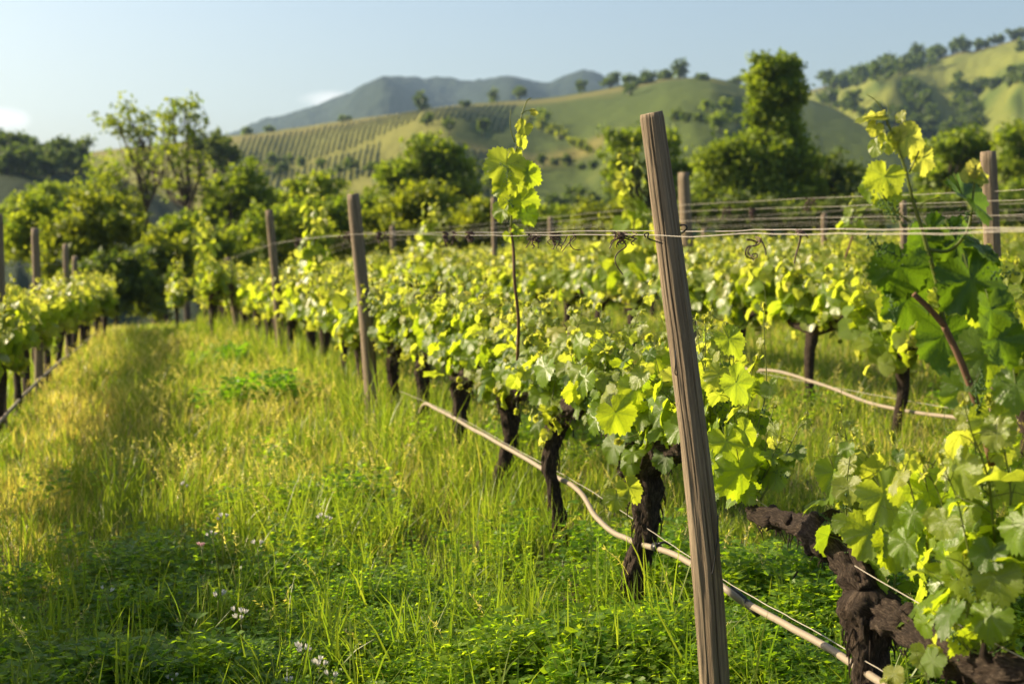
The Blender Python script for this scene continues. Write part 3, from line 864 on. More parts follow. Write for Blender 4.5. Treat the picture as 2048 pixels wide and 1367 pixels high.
def w_on(pts_xyz): return np.array(pts_xyz, float)
WA = w_on([(2.2, -3.0, 1.52), (1.03, 2.0, 1.508), (0.40, 4.07, 1.500), (-0.50, 8.6, 1.503), (-1.255, 10.97, 1.502), (-2.84, 16.65, 1.39), (-4.82, 24, 1.09), (-6.6, 30, 0.75)])
WB = w_on([(2.28, -3.0, 1.54), (1.11, 2.0, 1.514), (0.54, 4.17, 1.512), (-0.42, 8.6, 1.516), (-1.19, 11.1, 1.515), (-2.77, 16.8, 1.40), (-4.74, 24.1, 1.10), (-6.5, 30, 0.76)])
wire('lower front wire of the near row, stapled across the tall leaning post', WA, 0.0012, 1)
wire('upper front wire of the near row, passing behind the tall leaning post', WB, 0.0012, 2)
def row_wire(k, z, off, label, seed, Ys=(2, 6, 8.4, 13.3, 20.8, 28, 34), rad=0.0014, extra=()):
    pts = []
    for Y in Ys:
        X = float(rowX(Y, k)) + off
        pts.append((X, Y, float(ground_z(X, Y)) + z))
    return wire(label, pts, rad, seed, wob=0.005)
row_wire(1, 1.58, 0.05, 'top wire of the second row behind the leaning post', 3)
row_wire(1, 1.52, -0.05, 'middle wire of the second row behind the leaning post', 4)
row_wire(1, 1.44, 0.02, 'lowest upper wire of the second row, touching the right edge post', 5)
row_wire(2, 1.52, 0.04, 'upper wire of the third row, blurred in the right background', 6, (8, 14.4, 22, 30, 36))
row_wire(2, 1.40, -0.04, 'lower wire of the third row, blurred in the right background', 7, (8, 14.4, 22, 30, 36))
row_wire(3, 1.48, 0.04, 'upper wire of the fourth row, faint above the farthest right vines', 8, (12, 18, 26, 34, 38))
row_wire(3, 1.36, 0.0, 'lower wire of the fourth row, faint above the farthest right vines', 9, (12, 18, 26, 34, 38))
row_wire(-1, 1.40, 0.0, 'wire of the left row strung with dry tendrils', 10, (4, 12, 15, 19, 22, 28))
# cordon wires
wire('thin cordon wire running through the bark of the near vines', [(1.30, 2.4, .56), (0.95, 3.75, .60), (.55, 5.49, .74), (.2, 6.64, .75), (-.3, 8.75, .75), (-1.4, 12.6, .74)], 0.0014, 11, n=90, wob=0.002)

def hose(label, pts, rad, seed, n=140):
    P = spline(pts, n); k = np.linspace(0, 25, n)
    P[:, 2] += 0.010 * (fbm(k, k * 0 + seed, seed, 2) - 0.5) * 2
    mb = MB(); tube(mb, P, rad, 10)
    t = thing('drip_hose', P[0], label, 'hose', 'drip irrigation hoses')
    mb.build('hose_pipe', M_HOSE, t)
    return t
hp = [(2048, 1560, 2.6), (1900, 1440, 3.15), (1710, 1332, 3.85), (1600, 1262, 4.2), (1500, 1208, 4.52), (1450, 1172, 4.55), (1385, 1126, 4.95), (1340, 1103, 5.15), (1285, 1086, 5.42), (1235, 1070, 5.72), (1195, 1035, 6.02), (1172, 1000, 6.25), (1150, 972, 6.45), (1100, 945, 6.8), (1020, 898, 7.5), (950, 860, 8.2), (880, 823, 9.1), (848, 810, 9.6), (832, 852, 10.1), (808, 868, 10.55), (740, 826, 11.8)]
H1 = hose('dusty drip hose sagging past the trunks of the near row', [at(*p) for p in hp], 0.0115, 4, 220)
mb = MB()
c0, c1 = at(1309, 1092, 5.28), at(1317, 1096, 5.25)
tube(mb, [c0, (c0 + c1) / 2, c1], 0.0165, 14); tube(mb, spline([c1 + [0, 0, .016], c1 + [.02, 0, .024], c1 + [.045, 0, .014]], 8), 0.005, 6)
mb.build('hose_clamp', M_BLACK, H1)
for j, (x, y, Y) in enumerate([(1462, 1178, 4.64), (1492, 1204, 4.54)]):
    a = at(x, y, Y); b = at(x + 26, y + 22, Y - 0.05); m2 = MB(); tube(m2, [a, b], 0.0138, 12); m2.build('hose_clamp', M_BLACK, H1)
wire('straight thin wire carrying the near drip hose', [at(2048, 1530, 2.6), at(1710, 1308, 3.82), at(1455, 1164, 4.66), at(1335, 1083, 5.15), at(1163, 970, 6.35), at(1029, 896, 7.4), at(900, 825, 8.9), at(800, 782, 10.2)], 0.0016, 12, 'hose_wire', wob=0.002)
def row_hose(k, z, off, label, seed, Ys):
    pts = []
    rr = rng_(seed)
    for Y in Ys:
        X = float(rowX(Y, k)) + off
        pts.append((X, Y, float(ground_z(X, Y)) + z + rr.uniform(-.05, .02)))
    return pts
ph = row_hose(1, 0.25, 0, '', 13, (4.5, 6, 7.2, 8.4, 9.6, 10.8, 12.0, 14, 17, 20, 24))
hose('pale drip hose of the second row, sagging behind the near vines', ph, 0.012, 5, 140)
wire('straight thin wire carrying the second row drip hose', row_hose(1, 0.29, 0.0, '', 15, (4.5, 7.2, 9.6, 12.0, 17, 24)), 0.0018, 16, 'hose_wire', wob=0.002)
hose('grey drip hose low in the left vine row', row_hose(-1, 0.22, 0.05, '', 17, (6, 8, 10, 12, 14, 17, 20, 24)), 0.016, 6, 120)

def hook(parent, pts, rad, name):
    m2 = MB(); tube(m2, spline(pts, 24), rad, 7); return m2.build(name, M_BLACK, parent)
hook(near_post, [at(1291, 474, 4.020), at(1289, 468, 4.000), at(1297, 466, 4.000), at(1296, 476, 4.000), at(1310, 482, 4.030), at(1325, 487, 4.045)], 0.0022, 'wire_hook')
hook(near_post, [at(1356, 468, 4.160), at(1366, 464, 4.100), at(1374, 456, 4.080), at(1370, 450, 4.080), at(1359, 451, 4.100), at(1352, 455, 4.130)], 0.0024, 'wire_hook')
hook(near_post, [at(1351, 700, 4.030), at(1351, 725, 4.025), at(1350, 745, 4.030), at(1353, 750, 4.040)], 0.0018, 'wire_staple')
hook(near_post, [at(1436, 1030, 4.060), at(1434, 1080, 4.053), at(1428, 1130, 4.051), at(1424, 1148, 4.050)], 0.0022, 'rusty_strap')

# dried tendrils hanging from the wires
def wire_Y(x, W):
    Yg = np.linspace(2.0, 28, 3000); Xg = np.interp(Yg, W[1:, 1], W[1:, 0])
    px = 1024 + FPX * Xg / Yg
    return float(Yg[np.argmin(abs(px - x))])
def tendril(label, curves, Y, rad, seed):
    r = rng_(seed); mb = MB()
    p0 = at(curves[0][0][0], curves[0][0][1], Y)
    for c in curves:
        pts = [at(x, y, Y + r.uniform(-.02, .02)) for x, y in c]
        n = 8 * len(pts)
        tube(mb, spline(pts, n), rad * np.linspace(1.1, 0.75, n), 6)
    o = mb.build('dried_tendril', M_TENDRIL)
    return tag(o, label, 'tendril', 'dried tendrils on the wires')
def tangle(x, y, w, h, n, r):
    out = []
    for _ in range(n):
        a = x + r.uniform(-w, w)
        pts = [(a, y + r.uniform(-5, 4))]
        dx = r.uniform(-1, 1) * w * 0.8
        hh = h * r.uniform(0.35, 1)
        for k in range(1, 5):
            pts.append((a + dx * k / 4 + r.uniform(-.35, .35) * w, y + hh * k / 4 + r.uniform(-.12, .12) * h))
        out.append(pts)
        out.append([(a - 3, y - 6), (a + 4, y - 2), (a - 3, y + 4), (a + 5, y + 8)])
    return out
rt = rng_(8)
tendril('dried tendril tangle with one long strand hanging just left of the leaning post',
        tangle(1250, 470, 20, 30, 8, rt) + [[(1243, 478), (1252, 492), (1236, 505), (1230, 518), (1234, 532), (1246, 549)], [(1262, 468), (1230, 480), (1219, 497)]], wire_Y(1250, WA), 0.0021, 31)
tendril('small dried tendril clump, third to the left of the leaning post', tangle(1105, 472, 14, 34, 7, rt), wire_Y(1105, WA), 0.0021, 32)
tendril('dried tendril clump beside the tall single shoot', tangle(1066, 474, 12, 26, 6, rt), wire_Y(1066, WA), 0.0022, 33)
tendril('open dried tendril hook, second to the left of the leaning post', [[(1150, 468), (1146, 476), (1136, 488), (1124, 503)], [(1142, 474), (1140, 488), (1148, 498), (1162, 500)], [(1146, 466), (1152, 476), (1144, 484)], [(1135, 470), (1128, 485), (1122, 492)]], wire_Y(1142, WA), 0.0021, 34)
tendril('curly dried tendril with a double loop hanging right of the leaning post',
        [[(1493, 479), (1503, 480), (1512, 484), (1510, 491), (1497, 493), (1491, 502), (1493, 512), (1503, 517), (1513, 515), (1514, 508), (1506, 508), (1503, 515), (1507, 520)],
         [(1513, 479), (1520, 484), (1514, 490), (1502, 493), (1496, 503), (1500, 511), (1508, 513)], [(1519, 476), (1526, 487), (1531, 500), (1532, 511)], [(1512, 474), (1522, 478), (1514, 484), (1524, 480)]], wire_Y(1510, WA), 0.0021, 35)
tendril('straight dried tendril hanging down from a knot on the right wire',
        [[(1602, 464), (1600, 480), (1596, 496), (1591, 513), (1589, 527)], [(1592, 464), (1603, 461), (1610, 468), (1596, 469), (1606, 462)], [(1604, 464), (1612, 470), (1616, 475)], [(1594, 460), (1598, 468), (1606, 472)]], wire_Y(1600, WA), 0.0026, 36)
for x, h, lb in ((900, 26, 'blurred dried tendril clump left of the tall single shoot'), (935, 22, 'blurred dried tendril tuft nearest left of the tall single shoot'), (765, 24, 'blurred dried tendril clump just right of the second post'),
                 (690, 26, 'blurred dried tendril clump just left of the second post'), (600, 20, 'blurred dried tendril clump on the descending part of the wire')):
    yw = 470 if x > 650 else 482
    tendril(lb, tangle(x, yw, 12, h, 6, rt), wire_Y(x, WA), 0.004, 40 + x)
W2 = np.array([(float(rowX(Y, 1)) - 0.05, Y, 0) for Y in (2, 2, 6, 8.4, 13.3, 20.8, 28)])
for x, y, lb in ((1455, 428, 'grey dried tendril tuft on the second row wire right of its post'), (1510, 430, 'tiny dried tendril on the second row wire, farther right of its post'), (1620, 410, 'dried tendril tangle on the second row wires left of the foreground shoot')):
    Y = wire_Y(x, W2); tendril(lb, tangle(x, y - 8, 9, 22, 5, rt), Y, 0.0035, 60 + x)

# ------------------------------------------------------------------ vines
def leaf_outline(th):
    a = np.degrees(abs(th))
    return np.interp(a, [0, 14, 28, 40, 52, 64, 80, 98, 112, 128, 146, 160, 171, 180], [1.0, .93, .85, .87, .92, .89, .80, .80, .83, .79, .72, .64, .48, .12])

def leaf_template(nteeth, ring, r, fold=0.25, droop=0.28, wave=0.07):
    n = nteeth * 2 if ring else nteeth
    th = np.linspace(-np.pi, np.pi, n, endpoint=False) + np.pi / n
    rad = leaf_outline(th)
    if ring: rad = rad * (1 + np.where(np.arange(n) % 2 == 0, 0.055, -0.055) + r.normal(0, 0.02, n))
    else: rad = rad * (1 + r.normal(0, 0.05, n))
    def z(x, y):
        rr = np.hypot(x, y); a = np.arctan2(y, x)
        return fold * np.abs(y) * 0.8 - droop * rr ** 2 * (0.6 + 0.4 * np.cos(a)) + wave * np.sin(5 * a + ph) * rr + wave * 0.6 * np.sin(9 * a) * rr ** 2
    ph = r.uniform(0, 6)
    V = [[0, 0, 0]]; tris = []
    ox, oy = rad * np.cos(th), rad * np.sin(th)
    if ring:
        m = nteeth
        thm = th[0::2] + np.pi / n; rm = 0.55 * (rad[0::2] + rad[1::2]) / 2
        mx, my = rm * np.cos(thm), rm * np.sin(thm)
        V += list(zip(mx, my, z(mx, my) + 0.03 * np.cos(thm * 7.5)))
        V += list(zip(ox, oy, z(ox, oy)))
        for i in range(m):
            j = (i + 1) % m
            tris.append((0, 1 + i, 1 + j))
            o0 = 1 + m + 2 * i; o1 = o0 + 1; o2 = 1 + m + (2 * i + 2) % n
            tris += [(1 + i, o0, o1), (1 + i, o1, o2), (1 + i, o2, 1 + j)]
    else:
        V += list(zip(ox, oy, z(ox, oy)))
        for i in range(n): tris.append((0, 1 + i, 1 + (i + 1) % n))
    V = np.array(V, float)
    D = np.zeros((len(V), 4)); D[:, 0] = V[:, 0] * .5 + .5; D[:, 1] = V[:, 1] * .5 + .5
    return V, np.array(tris), np.zeros((0, 4), int), D
rl = rng_(42)
LEAF_HI = [leaf_template(27, True, rl, *p) for p in ((.25, .28, .07), (.45, .2, .10), (.10, .45, .09), (.35, .45, .06), (.0, .25, .13), (.6, .3, .08))]
LEAF_LO = [leaf_template(15, False, rl, *p) for p in ((.25, .28, .07), (.45, .2, .10), (.10, .45, .09), (.5, .4, .06))]
BEAD = (np.array([[1, 0, 0], [-1, 0, 0], [0, 1, 0], [0, -1, 0], [0, 0, 1], [0, 0, -1]], float), np.array([[0, 2, 4], [2, 1, 4], [1, 3, 4], [3, 0, 4], [2, 0, 5], [1, 2, 5], [3, 1, 5], [0, 3, 5]]), np.zeros((0, 4), int), np.zeros((6, 4)))

class VineBuild:
    def __init__(s, hi, seed):
        s.hi = hi; s.r = rng_(seed)
        s.leaf = MB(); s.stem = MB(); s.cl = MB(); s.trunk = MB(); s.arms = []; s.cane = MB(); s.tstem = MB(); s.tleaf = MB(); s.parts = []; s.cls = []; s.zcut = -9
        s.lp = []   # pending leaves: pos, normal, tip, size, age
    def add_leaf(s, pos, nrm, tip, size, age): s.lp.append((pos, nrm, tip, size, age))
    def flush(s, out=None):
        out = s.leaf if out is None else out
        if not s.lp: return
        pos = np.array([l[0] for l in s.lp]); nr = np.array([l[1] for l in s.lp]); tp = np.array([l[2] for l in s.lp])
        sz = np.array([l[3] for l in s.lp]); ag = np.array([l[4] for l in s.lp])
        M = frames(nr, tp) * sz[:, None, None]
        M[:, :, 1] *= s.r.uniform(0.85, 1.1, len(sz))[:, None]
        T = LEAF_HI if s.hi else LEAF_LO
        k = s.r.integers(0, len(T), len(sz))
        for i in range(len(T)):
            sel = k == i
            if not sel.any(): continue
            a = ag[sel]; rn = s.r.random(sel.sum())
            def fn(D, a=a, rn=rn):
                D[..., 2] = a[:, None]; D[..., 3] = rn[:, None]; return D
            out.inst(T[i], M[sel], pos[sel], fn)
        s.lp = []
    def cluster(s, p, d, L):
        r = s.r; n = int(34 * L / 0.07)
        t = r.random(n); P = p + d[None] * (t * L)[:, None] + r.normal(size=(n, 3)) * (0.012 * (1.15 - t))[:, None]
        M = np.tile(np.eye(3), (n, 1, 1)) * r.uniform(0.0022, 0.0036, n)[:, None, None]
        c_ = MB(); c_.inst(BEAD, M, P)
        tube(c_, [p, p + d * L], 0.0012, 4); s.cls.append(c_)
    def tendril(s, p, d):
        r = s.r; pts = [p]; q = p.copy(); v = d.copy()
        for k in range(5):
            v = norm(v + r.normal(0, .45, 3)); q = q + v * 0.025; pts.append(q)
        tube(s.stem, spline(pts, 14), np.linspace(.0011, .0006, 14), 4)
    def shoot(s, base, d0, L, n, size, bend=None, young=1.0, stem_r=0.0036, side=None):
        """one green shoot with alternate leaves, petioles, clusters and a young tip"""
        r = s.r; base = np.asarray(base, float); d0 = norm(d0)
        if s.hi: s.flush(); keep_ = s.stem; s.stem = MB()
        b = r.normal(0, 0.16, 3) if bend is None else np.asarray(bend, float)
        pts = [base]
        v = d0.copy()
        for k in range(5):
            v = norm(v + b * 0.5 + r.normal(0, 0.10, 3) + [0, 0, 0.10]); pts.append(pts[-1] + v * L / 5)
        C = spline(pts, 18)
        tube(s.stem, C, np.linspace(stem_r, 0.0012, 18), 6 if s.hi else 4)
        ph = r.uniform(0, 6.28)
        for i in range(n):
            t = (i + 0.55) / (n + 0.15)
            p = C[min(17, int(t * 17))]
            a = ph + math.pi * i + r.normal(0, 0.55)
            prof = np.interp(t, [0, .25, .6, .85, 1], [.8, 1.0, .85, .5, .28]) * r.uniform(.8, 1.2)
            sz = size * prof
            out = np.array([math.cos(a), math.sin(a), 0])
            pl = sz * r.uniform(.75, 1.25)
            pd = norm(out + [0, 0, r.uniform(.1, .8)])
            e = p + pd * pl
            mid = p + pd * pl * .5 + [0, 0, .12 * pl]
            tube(s.stem, [p, mid, e], [.0017, .0014, .0012], 4, cap=False)
            droop = r.uniform(.2, 1.3)
            tip = norm(out * r.uniform(.3, 1.0) + [0, 0, -droop] + r.normal(0, .25, 3))
            nr = norm(out * r.uniform(.2, .9) + np.array([-.35, .1, .75]) * r.uniform(.5, 1.2) + r.normal(0, .38, 3))
            if r.random() < .25: nr = norm(np.array([-.69, -.60, .41]) + r.normal(0, .13, 3))
            age = np.clip((t - .5) * 1.1 * young + r.normal(.24, .15), 0, 1)
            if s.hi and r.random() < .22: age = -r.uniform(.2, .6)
            if s.hi and e[2] < s.zcut and r.random() < .45: continue
            s.add_leaf(e, nr, tip, sz, age)
            if s.hi and .15 < t < .55 and r.random() < .5:
                s.cluster(p + r.normal(0, .004, 3), norm(-out * .6 + [0, 0, r.uniform(-.2, .7)]), r.uniform(.05, .085))
            if s.hi and t > .35 and r.random() < .4:
                s.tendril(p, norm(-out + [0, 0, .6]))
        v = norm(C[-1] - C[-4])
        for k in range(4):
            tp = norm(v + r.normal(0, .45, 3)); s.add_leaf(C[-1] + v * .004 * k, norm(np.cross(tp, r.normal(size=3))), tp, size * r.uniform(.16, .30), r.uniform(.35, .9))
        if s.hi:
            s.tendril(C[-1], norm(v + r.normal(0, .3, 3)))
            lf = MB(); s.flush(lf); s.parts.append((s.stem, lf)); s.stem = keep_
        return C
    def wood(s, base, head, arms, r_trunk=.045, hi=True, r_arm=.034):
        r = s.r; sd = r.uniform(0, 50)
        base = np.asarray(base, float); head = np.asarray(head, float)
        n, sides = (44, 30) if hi else (10, 8)
        m1 = base + (head - base) * .35 + r.normal(0, .016, 3); m2 = base + (head - base) * .7 + r.normal(0, .022, 3)
        P = spline([base, m1, m2, head + [0, 0, .02]], n)
        t = np.linspace(0, 1, n)
        R = r_trunk * (1.12 - .32 * np.sin(np.pi * np.minimum(t * 1.15, 1)) + .22 * np.exp(-((t - .9) / .12) ** 2))
        R[-1] *= .55; R[-2] *= .85
        disp = fnoise(sd, 1.6, 13.0, .36, .45) if hi else fnoise(sd, 1.2, 7, .4)
        tube(s.trunk, P, R, sides, disp, rnd=sd)
        if hi:      # loose strips of shaggy bark
            for k in range(70):
                i = r.integers(4, n - 3); a = r.uniform(0, 6.28); o = np.array([math.cos(a), math.sin(a), 0]) * R[i]
                p = P[i] + o * .98; e = p + np.array([0, 0, -r.uniform(.03, .09)]) + o * r.uniform(.1, .35)
                tube(s.trunk, spline([p, (p + e) / 2 + o * .12, e], 6), np.linspace(.004, .0015, 6), 4, rnd=sd)
        for arm in arms:
            A = MB(); na = 64 if hi else 9
            C = spline(arm, na); R2 = r_arm * np.linspace(1.25, .8, na)
            for kk in range(4): R2 += r_arm * .32 * np.exp(-((np.linspace(0, 1, na) - r.uniform(.1, 1)) / .08) ** 2)
            R2[-1] *= .6
            tube(A, C, R2, 32 if hi else 7, fnoise(sd + 3, 1.6, 17, .42, .5) if hi else fnoise(sd + 3, 1.2, 8, .4), rnd=sd + 2)
            if hi:
                for k in range(7):      # knobs of old pruning wounds
                    i = r.integers(6, na - 4); o = norm([r.normal(0, .5), r.normal(0, .5), r.uniform(-.3, 1)])
                    q_ = R2[i] * r.uniform(.5, .8)
                    tube(A, spline([C[i], C[i] + o * R2[i] * .9, C[i] + o * R2[i] * r.uniform(1.3, 1.9)], 9), q_ * np.array([1, 1, 1.05, 1.1, 1.12, 1.1, 1.0, .85, .5]), 14, fnoise(sd + k, 1.6, 20, .35, .4), rnd=sd + k)
                for k in range(60):
                    i = r.integers(2, na - 2); p = C[i] + r.normal(0, 1, 3) * R2[i] * .5 - [0, 0, R2[i] * .6]
                    e = p + (C[min(na - 1, i + 3)] - C[i - 2]) * r.uniform(-.5, .5) + [r.uniform(-.012, .012), r.uniform(-.012, .012), -r.uniform(.005, .05)]
                    tube(A, spline([p, (p + e) / 2 + r.normal(0, .005, 3), e], 5), np.linspace(.0035, .0012, 5), 4, rnd=sd)
            s.arms.append(A)
    def spurs(s, C, n, L, leaves, size, spread=.42, zup=1.0, jitter=.03, tmin=.05, skirt=True):
        r = s.r
        for k in range(n):
            t = tmin + (1 - tmin) * (k + r.uniform(.1, .9)) / n
            pc = C[min(len(C) - 1, int(t * (len(C) - 1)))]; p = pc + r.normal(0, jitter, 3) * [1, .5, .6] + [0, 0, .02]
            d = norm([r.normal(0, spread), r.normal(0, spread * .8), zup])
            if s.hi and s.arms: tube(s.arms[-1], [pc, (pc * .4 + p * .6), p, p + d * .025], [.014, .012, .010, .006], 8, rnd=r.random())
            s.shoot(p, d, L * r.uniform(.65, 1.2), leaves, size * r.uniform(.9, 1.1))
            if skirt and k % 2 == 0:      # short side shoots that hang over the arm
                a = r.uniform(0, 6.28)
                s.shoot(p, (math.cos(a) * .9, math.sin(a) * .5, r.uniform(-.2, .4)), L * .42, max(4, leaves // 2), size * r.uniform(.9, 1.15), bend=(0, 0, -.55))
    def finish(s, t):
        s.flush()
        s.trunk.build('trunk', M_BARK, t)
        for A in s.arms: A.build('cordon_arm', M_BARK, t)
        if s.leaf.n: s.leaf.build('foliage', M_LEAF, t)
        if s.stem.n: s.stem.build('leaf_stalks' if s.hi else 'shoots', M_STEM, t)
        for st_, lf_ in s.parts:
            o = st_.build('shoot', M_STEM, t); lf_.build('leaves', M_LEAF, o)
        for c_ in s.cls: c_.build('flower_cluster', M_CLUSTER, t)
        if s.cane.n: s.cane.build('cane', M_CANE, t)
        if s.tstem.n:
            o = s.tstem.build('tall_shoot', M_STEM, t)
            if s.tleaf.n: s.tleaf.build('shoot_leaves', M_LEAF, o)
        return t

def custom_leaves(vb, specs, stem=None):
    """hand placed leaves: photo x, y, distance, width px, tip angle in the picture, facing (right, up, toward), age"""
    for x, y, Y, w, ang, f, age in specs:
        a = math.radians(ang); sz = w * Y / FPX / 1.5
        tip = np.array([math.cos(a), 0.0, math.sin(a)])
        nr = norm(np.array([f[0], -f[2], f[1]]))
        c = at(x, y, Y) - tip * sz * .38
        vb.add_leaf(c, nr, tip + nr * 0.0, sz, age)
        vb_p = c - tip * sz * .5 + np.array([0, .02, .01])
        tube(vb.stem if stem is None else stem, [vb_p, c], [.0016, .0012], 4, cap=False)

RD = norm(np.array([-0.253, 1.0, 0.0]))        # along the near rows, away from the camera

def row_vine(t_loc, hi, seed, head_z=.72, arm=.55, n_sh=9, L=.42, leaves=9, size=.073, r_trunk=.045, lean=0.0, skirt=True):
    vb = VineBuild(hi, seed); r = vb.r
    b = np.array(t_loc, float)
    head = b + [r.normal(0, .03) + lean, r.normal(0, .03), head_z - .1]
    arms = []
    for sgn in (1, -1):
        k = [head + [0, 0, -.05]]
        for f in (.3, .65, 1.0):
            k.append(head + RD * sgn * arm * f + [r.normal(0, .03), 0, .10 * min(1, f * 1.6) + r.normal(0, .02)])
        arms.append(k)
    vb.wood(b - [0, 0, .08], head, arms, r_trunk, hi)
    vb.zcut = b[2] + head_z + .035
    for k in arms:
        vb.spurs(spline(k, 20), n_sh, L, leaves, size, skirt=skirt)
    return vb

ORD = ['first', 'second', 'third', 'fourth', 'fifth', 'sixth', 'seventh', 'eighth', 'ninth', 'tenth']
def gz(X, Y): return float(ground_z(X, Y))
def rowpt(Y, k, off=0.0):
    X = float(rowX(Y, k)) + off
    return np.array([X, Y, gz(X, Y)])

# --- near row, vines one can tell apart
def near_vine(Y, label, seed, **kw):
    p = rowpt(Y, 0)
    t = thing('grapevine', p, label, 'grapevine', 'grapevines of the near row')
    return t, p, row_vine(p, True, seed, **kw)

# vine at the right foreground
p = rowpt(3.76, 0); p[0] = (1742 - 1024) / FPX * 3.76
t = thing('grapevine', p, 'thick-trunked grapevine in the lower right foreground with drooping bark-covered arms', 'grapevine', 'grapevines of the near row')
vb = VineBuild(True, 501)
head = at(1735, 1190, 3.78)
armL = [head, at(1700, 1120, 3.88), at(1640, 1065, 4.05), at(1580, 1045, 4.25), at(1500, 1022, 4.5)]
armR = [head + [0, 0, -.05], at(1790, 1240, 3.68), at(1860, 1285, 3.5), at(1930, 1325, 3.3), at(2060, 1350, 3.05)]
vb.wood(p - [0, 0, .08], head, [armL, armR], .052, True, .034)
vb.spurs(spline([at(1750, 1185, 3.76)] + armL[:3], 30), 3, .34, 7, .060, .18, skirt=False)
vb.spurs(spline(armR, 30), 6, .40, 8, .064, .25, tmin=.42, skirt=False)
vb.spurs(spline(armR, 30), 2, .16, 3, .055, .7, -.2, tmin=.7, skirt=False)
for (x, y, Y, L, n, sz, d) in ((1790, 1120, 3.75, .36, 7, .06, (.15, .05, 1)), (1700, 1060, 3.95, .34, 7, .062, (.05, .05, 1)), (1745, 1100, 3.85, .34, 7, .06, (.0, .05, 1)), (1880, 1120, 3.5, .40, 8, .062, (.05, .1, 1)), (1900, 1150, 3.45, .42, 9, .07, (.05, 0, 1)), (1960, 1180, 3.3, .42, 9, .075, (.1, 0, 1)), (2030, 1200, 3.15, .45, 9, .075, (0, 0, 1)), (1860, 1140, 3.5, .34, 8, .065, (0, 0, 1)), (1990, 1080, 3.2, .36, 8, .075, (.15, 0, 1))):
    vb.shoot(at(x, y, Y), d, L, n, sz)
custom_leaves(vb, [(1676, 962, 4.0, 84, -70, (-.2, .3, 1), .1), (1745, 955, 3.9, 75, -140, (.1, .2, 1), .45), (1733, 1085, 3.72, 92, -110, (-.3, .4, 1), .15), (1895, 1180, 3.4, 80, -95, (-.6, .5, .7), .0), (1945, 1045, 3.3, 110, -60, (-.5, .6, .6), .0), (1780, 1010, 3.7, 110, -60, (.2, .1, -1), .15), (1860, 1010, 3.55, 110, -80, (.3, .3, 1), .05), (1785, 1110, 3.7, 90, -80, (.1, .3, 1), .0), (1830, 1080, 3.6, 100, -100, (-.2, .3, .9), .0), (1705, 1000, 3.9, 70, -100, (-.2, .2, 1), .3), (1985, 1290, 3.2, 90, -95, (-.7, .4, .6), .0)])
# shoots hanging right of the leaning post
for (x, y, Y, L, n, sz, d) in ((1455, 1000, 4.65, .58, 9, .056, (.02, 0, 1)), (1470, 1010, 4.6, .66, 9, .058, (.05, 0, 1)), (1435, 1000, 4.75, .5, 8, .058, (-.05, .05, 1)), (1500, 1020, 4.5, .34, 7, .056, (.25, 0, 1)), (1425, 960, 4.75, .55, 8, .056, (0, 0, 1)), (1520, 1000, 4.45, .30, 6, .05, (.5, 0, .8)), (1445, 930, 4.7, .45, 8, .06, (.12, 0, 1)), (1480, 960, 4.6, .40, 8, .062, (.22, 0, 1)), (1410, 880, 4.75, .40, 8, .058, (0, .1, 1)), (1500, 990, 4.5, .22, 5, .06, (.3, -.2, .3))):
    vb.shoot(at(x, y, Y), d, L, n, sz, bend=(0, 0, .05))
custom_leaves(vb, [(1485, 965, 4.45, 105, -80, (.2, .1, 1), .0), (1545, 940, 4.5, 70, -60, (.5, .2, .8), .0), (1432, 760, 4.5, 52, -110, (-.1, .2, 1), .65), (1485, 780, 4.45, 80, -50, (.4, .3, .8), .05), (1420, 940, 4.45, 60, -100, (-.7, .3, .7), .1), (1460, 900, 4.48, 80, -70, (.0, .3, 1), .1), (1500, 870, 4.5, 60, -40, (.4, .5, .7), .05), (1465, 690, 4.5, 64, -60, (.2, .6, .8), .05)])
vb.finish(t)

# vine just outside the right edge, with the tall shoot that leans into the picture
p = rowpt(2.75, 0); p[0] += .12
t = thing('grapevine', p, 'closest grapevine at the right edge, with big dark leaves and one tall shoot', 'grapevine', 'grapevines of the near row')
vb = row_vine(p, True, 502, head_z=.62, arm=.45, n_sh=6, L=.34, leaves=7, size=.07)
vb.flush()
tube(vb.cane, spline([at(1985, 930, 3.22), at(1960, 830, 3.22), at(1925, 730, 3.2), at(1887, 648, 3.2)], 20), np.linspace(.0095, .0075, 20), 9)
tube(vb.cane, spline([at(1890, 652, 3.2), at(1860, 618, 3.19), at(1828, 588, 3.18)], 10), np.linspace(.0075, .0065, 10), 9)
tube(vb.cane, spline([at(1790, 530, 3.25), at(1770, 502, 3.25), at(1760, 492, 3.25)], 6), .006, 8)
tube(vb.tstem, spline([at(1887, 645, 3.2), at(1875, 570, 3.2), at(1858, 510, 3.2), at(1842, 452, 3.2), at(1826, 400, 3.2), at(1808, 330, 3.2), at(1785, 268, 3.2), at(1772, 240, 3.2)], 40), np.linspace(.0062, .0022, 40), 9)
tube(vb.tstem, spline([at(1822, 445, 3.2), at(1790, 420, 3.17), at(1765, 390, 3.15)], 10), .002, 6)
tube(vb.tstem, spline([at(1860, 500, 3.2), at(1900, 500, 3.2), at(1935, 460, 3.2), at(1945, 400, 3.2), at(1952, 330, 3.2)], 20), np.linspace(.0045, .0025, 20), 8)
tube(vb.tstem, spline([at(1877, 600, 3.2), at(1905, 565, 3.18), at(1930, 545, 3.16)], 10), np.linspace(.004, .002, 10), 7)
tube(vb.tstem, spline([at(1832, 430, 3.2), at(1848, 405, 3.2), at(1880, 395, 3.19)], 10), .002, 6)
tube(vb.tstem, spline([at(1818, 345, 3.2), at(1830, 320, 3.2), at(1838, 302, 3.2)], 8), .0022, 6)
tube(vb.tstem, spline([at(1777, 245, 3.2), at(1765, 220, 3.2), at(1750, 200, 3.2), at(1733, 189, 3.2)], 14), np.linspace(.0018, .0008, 14), 5)
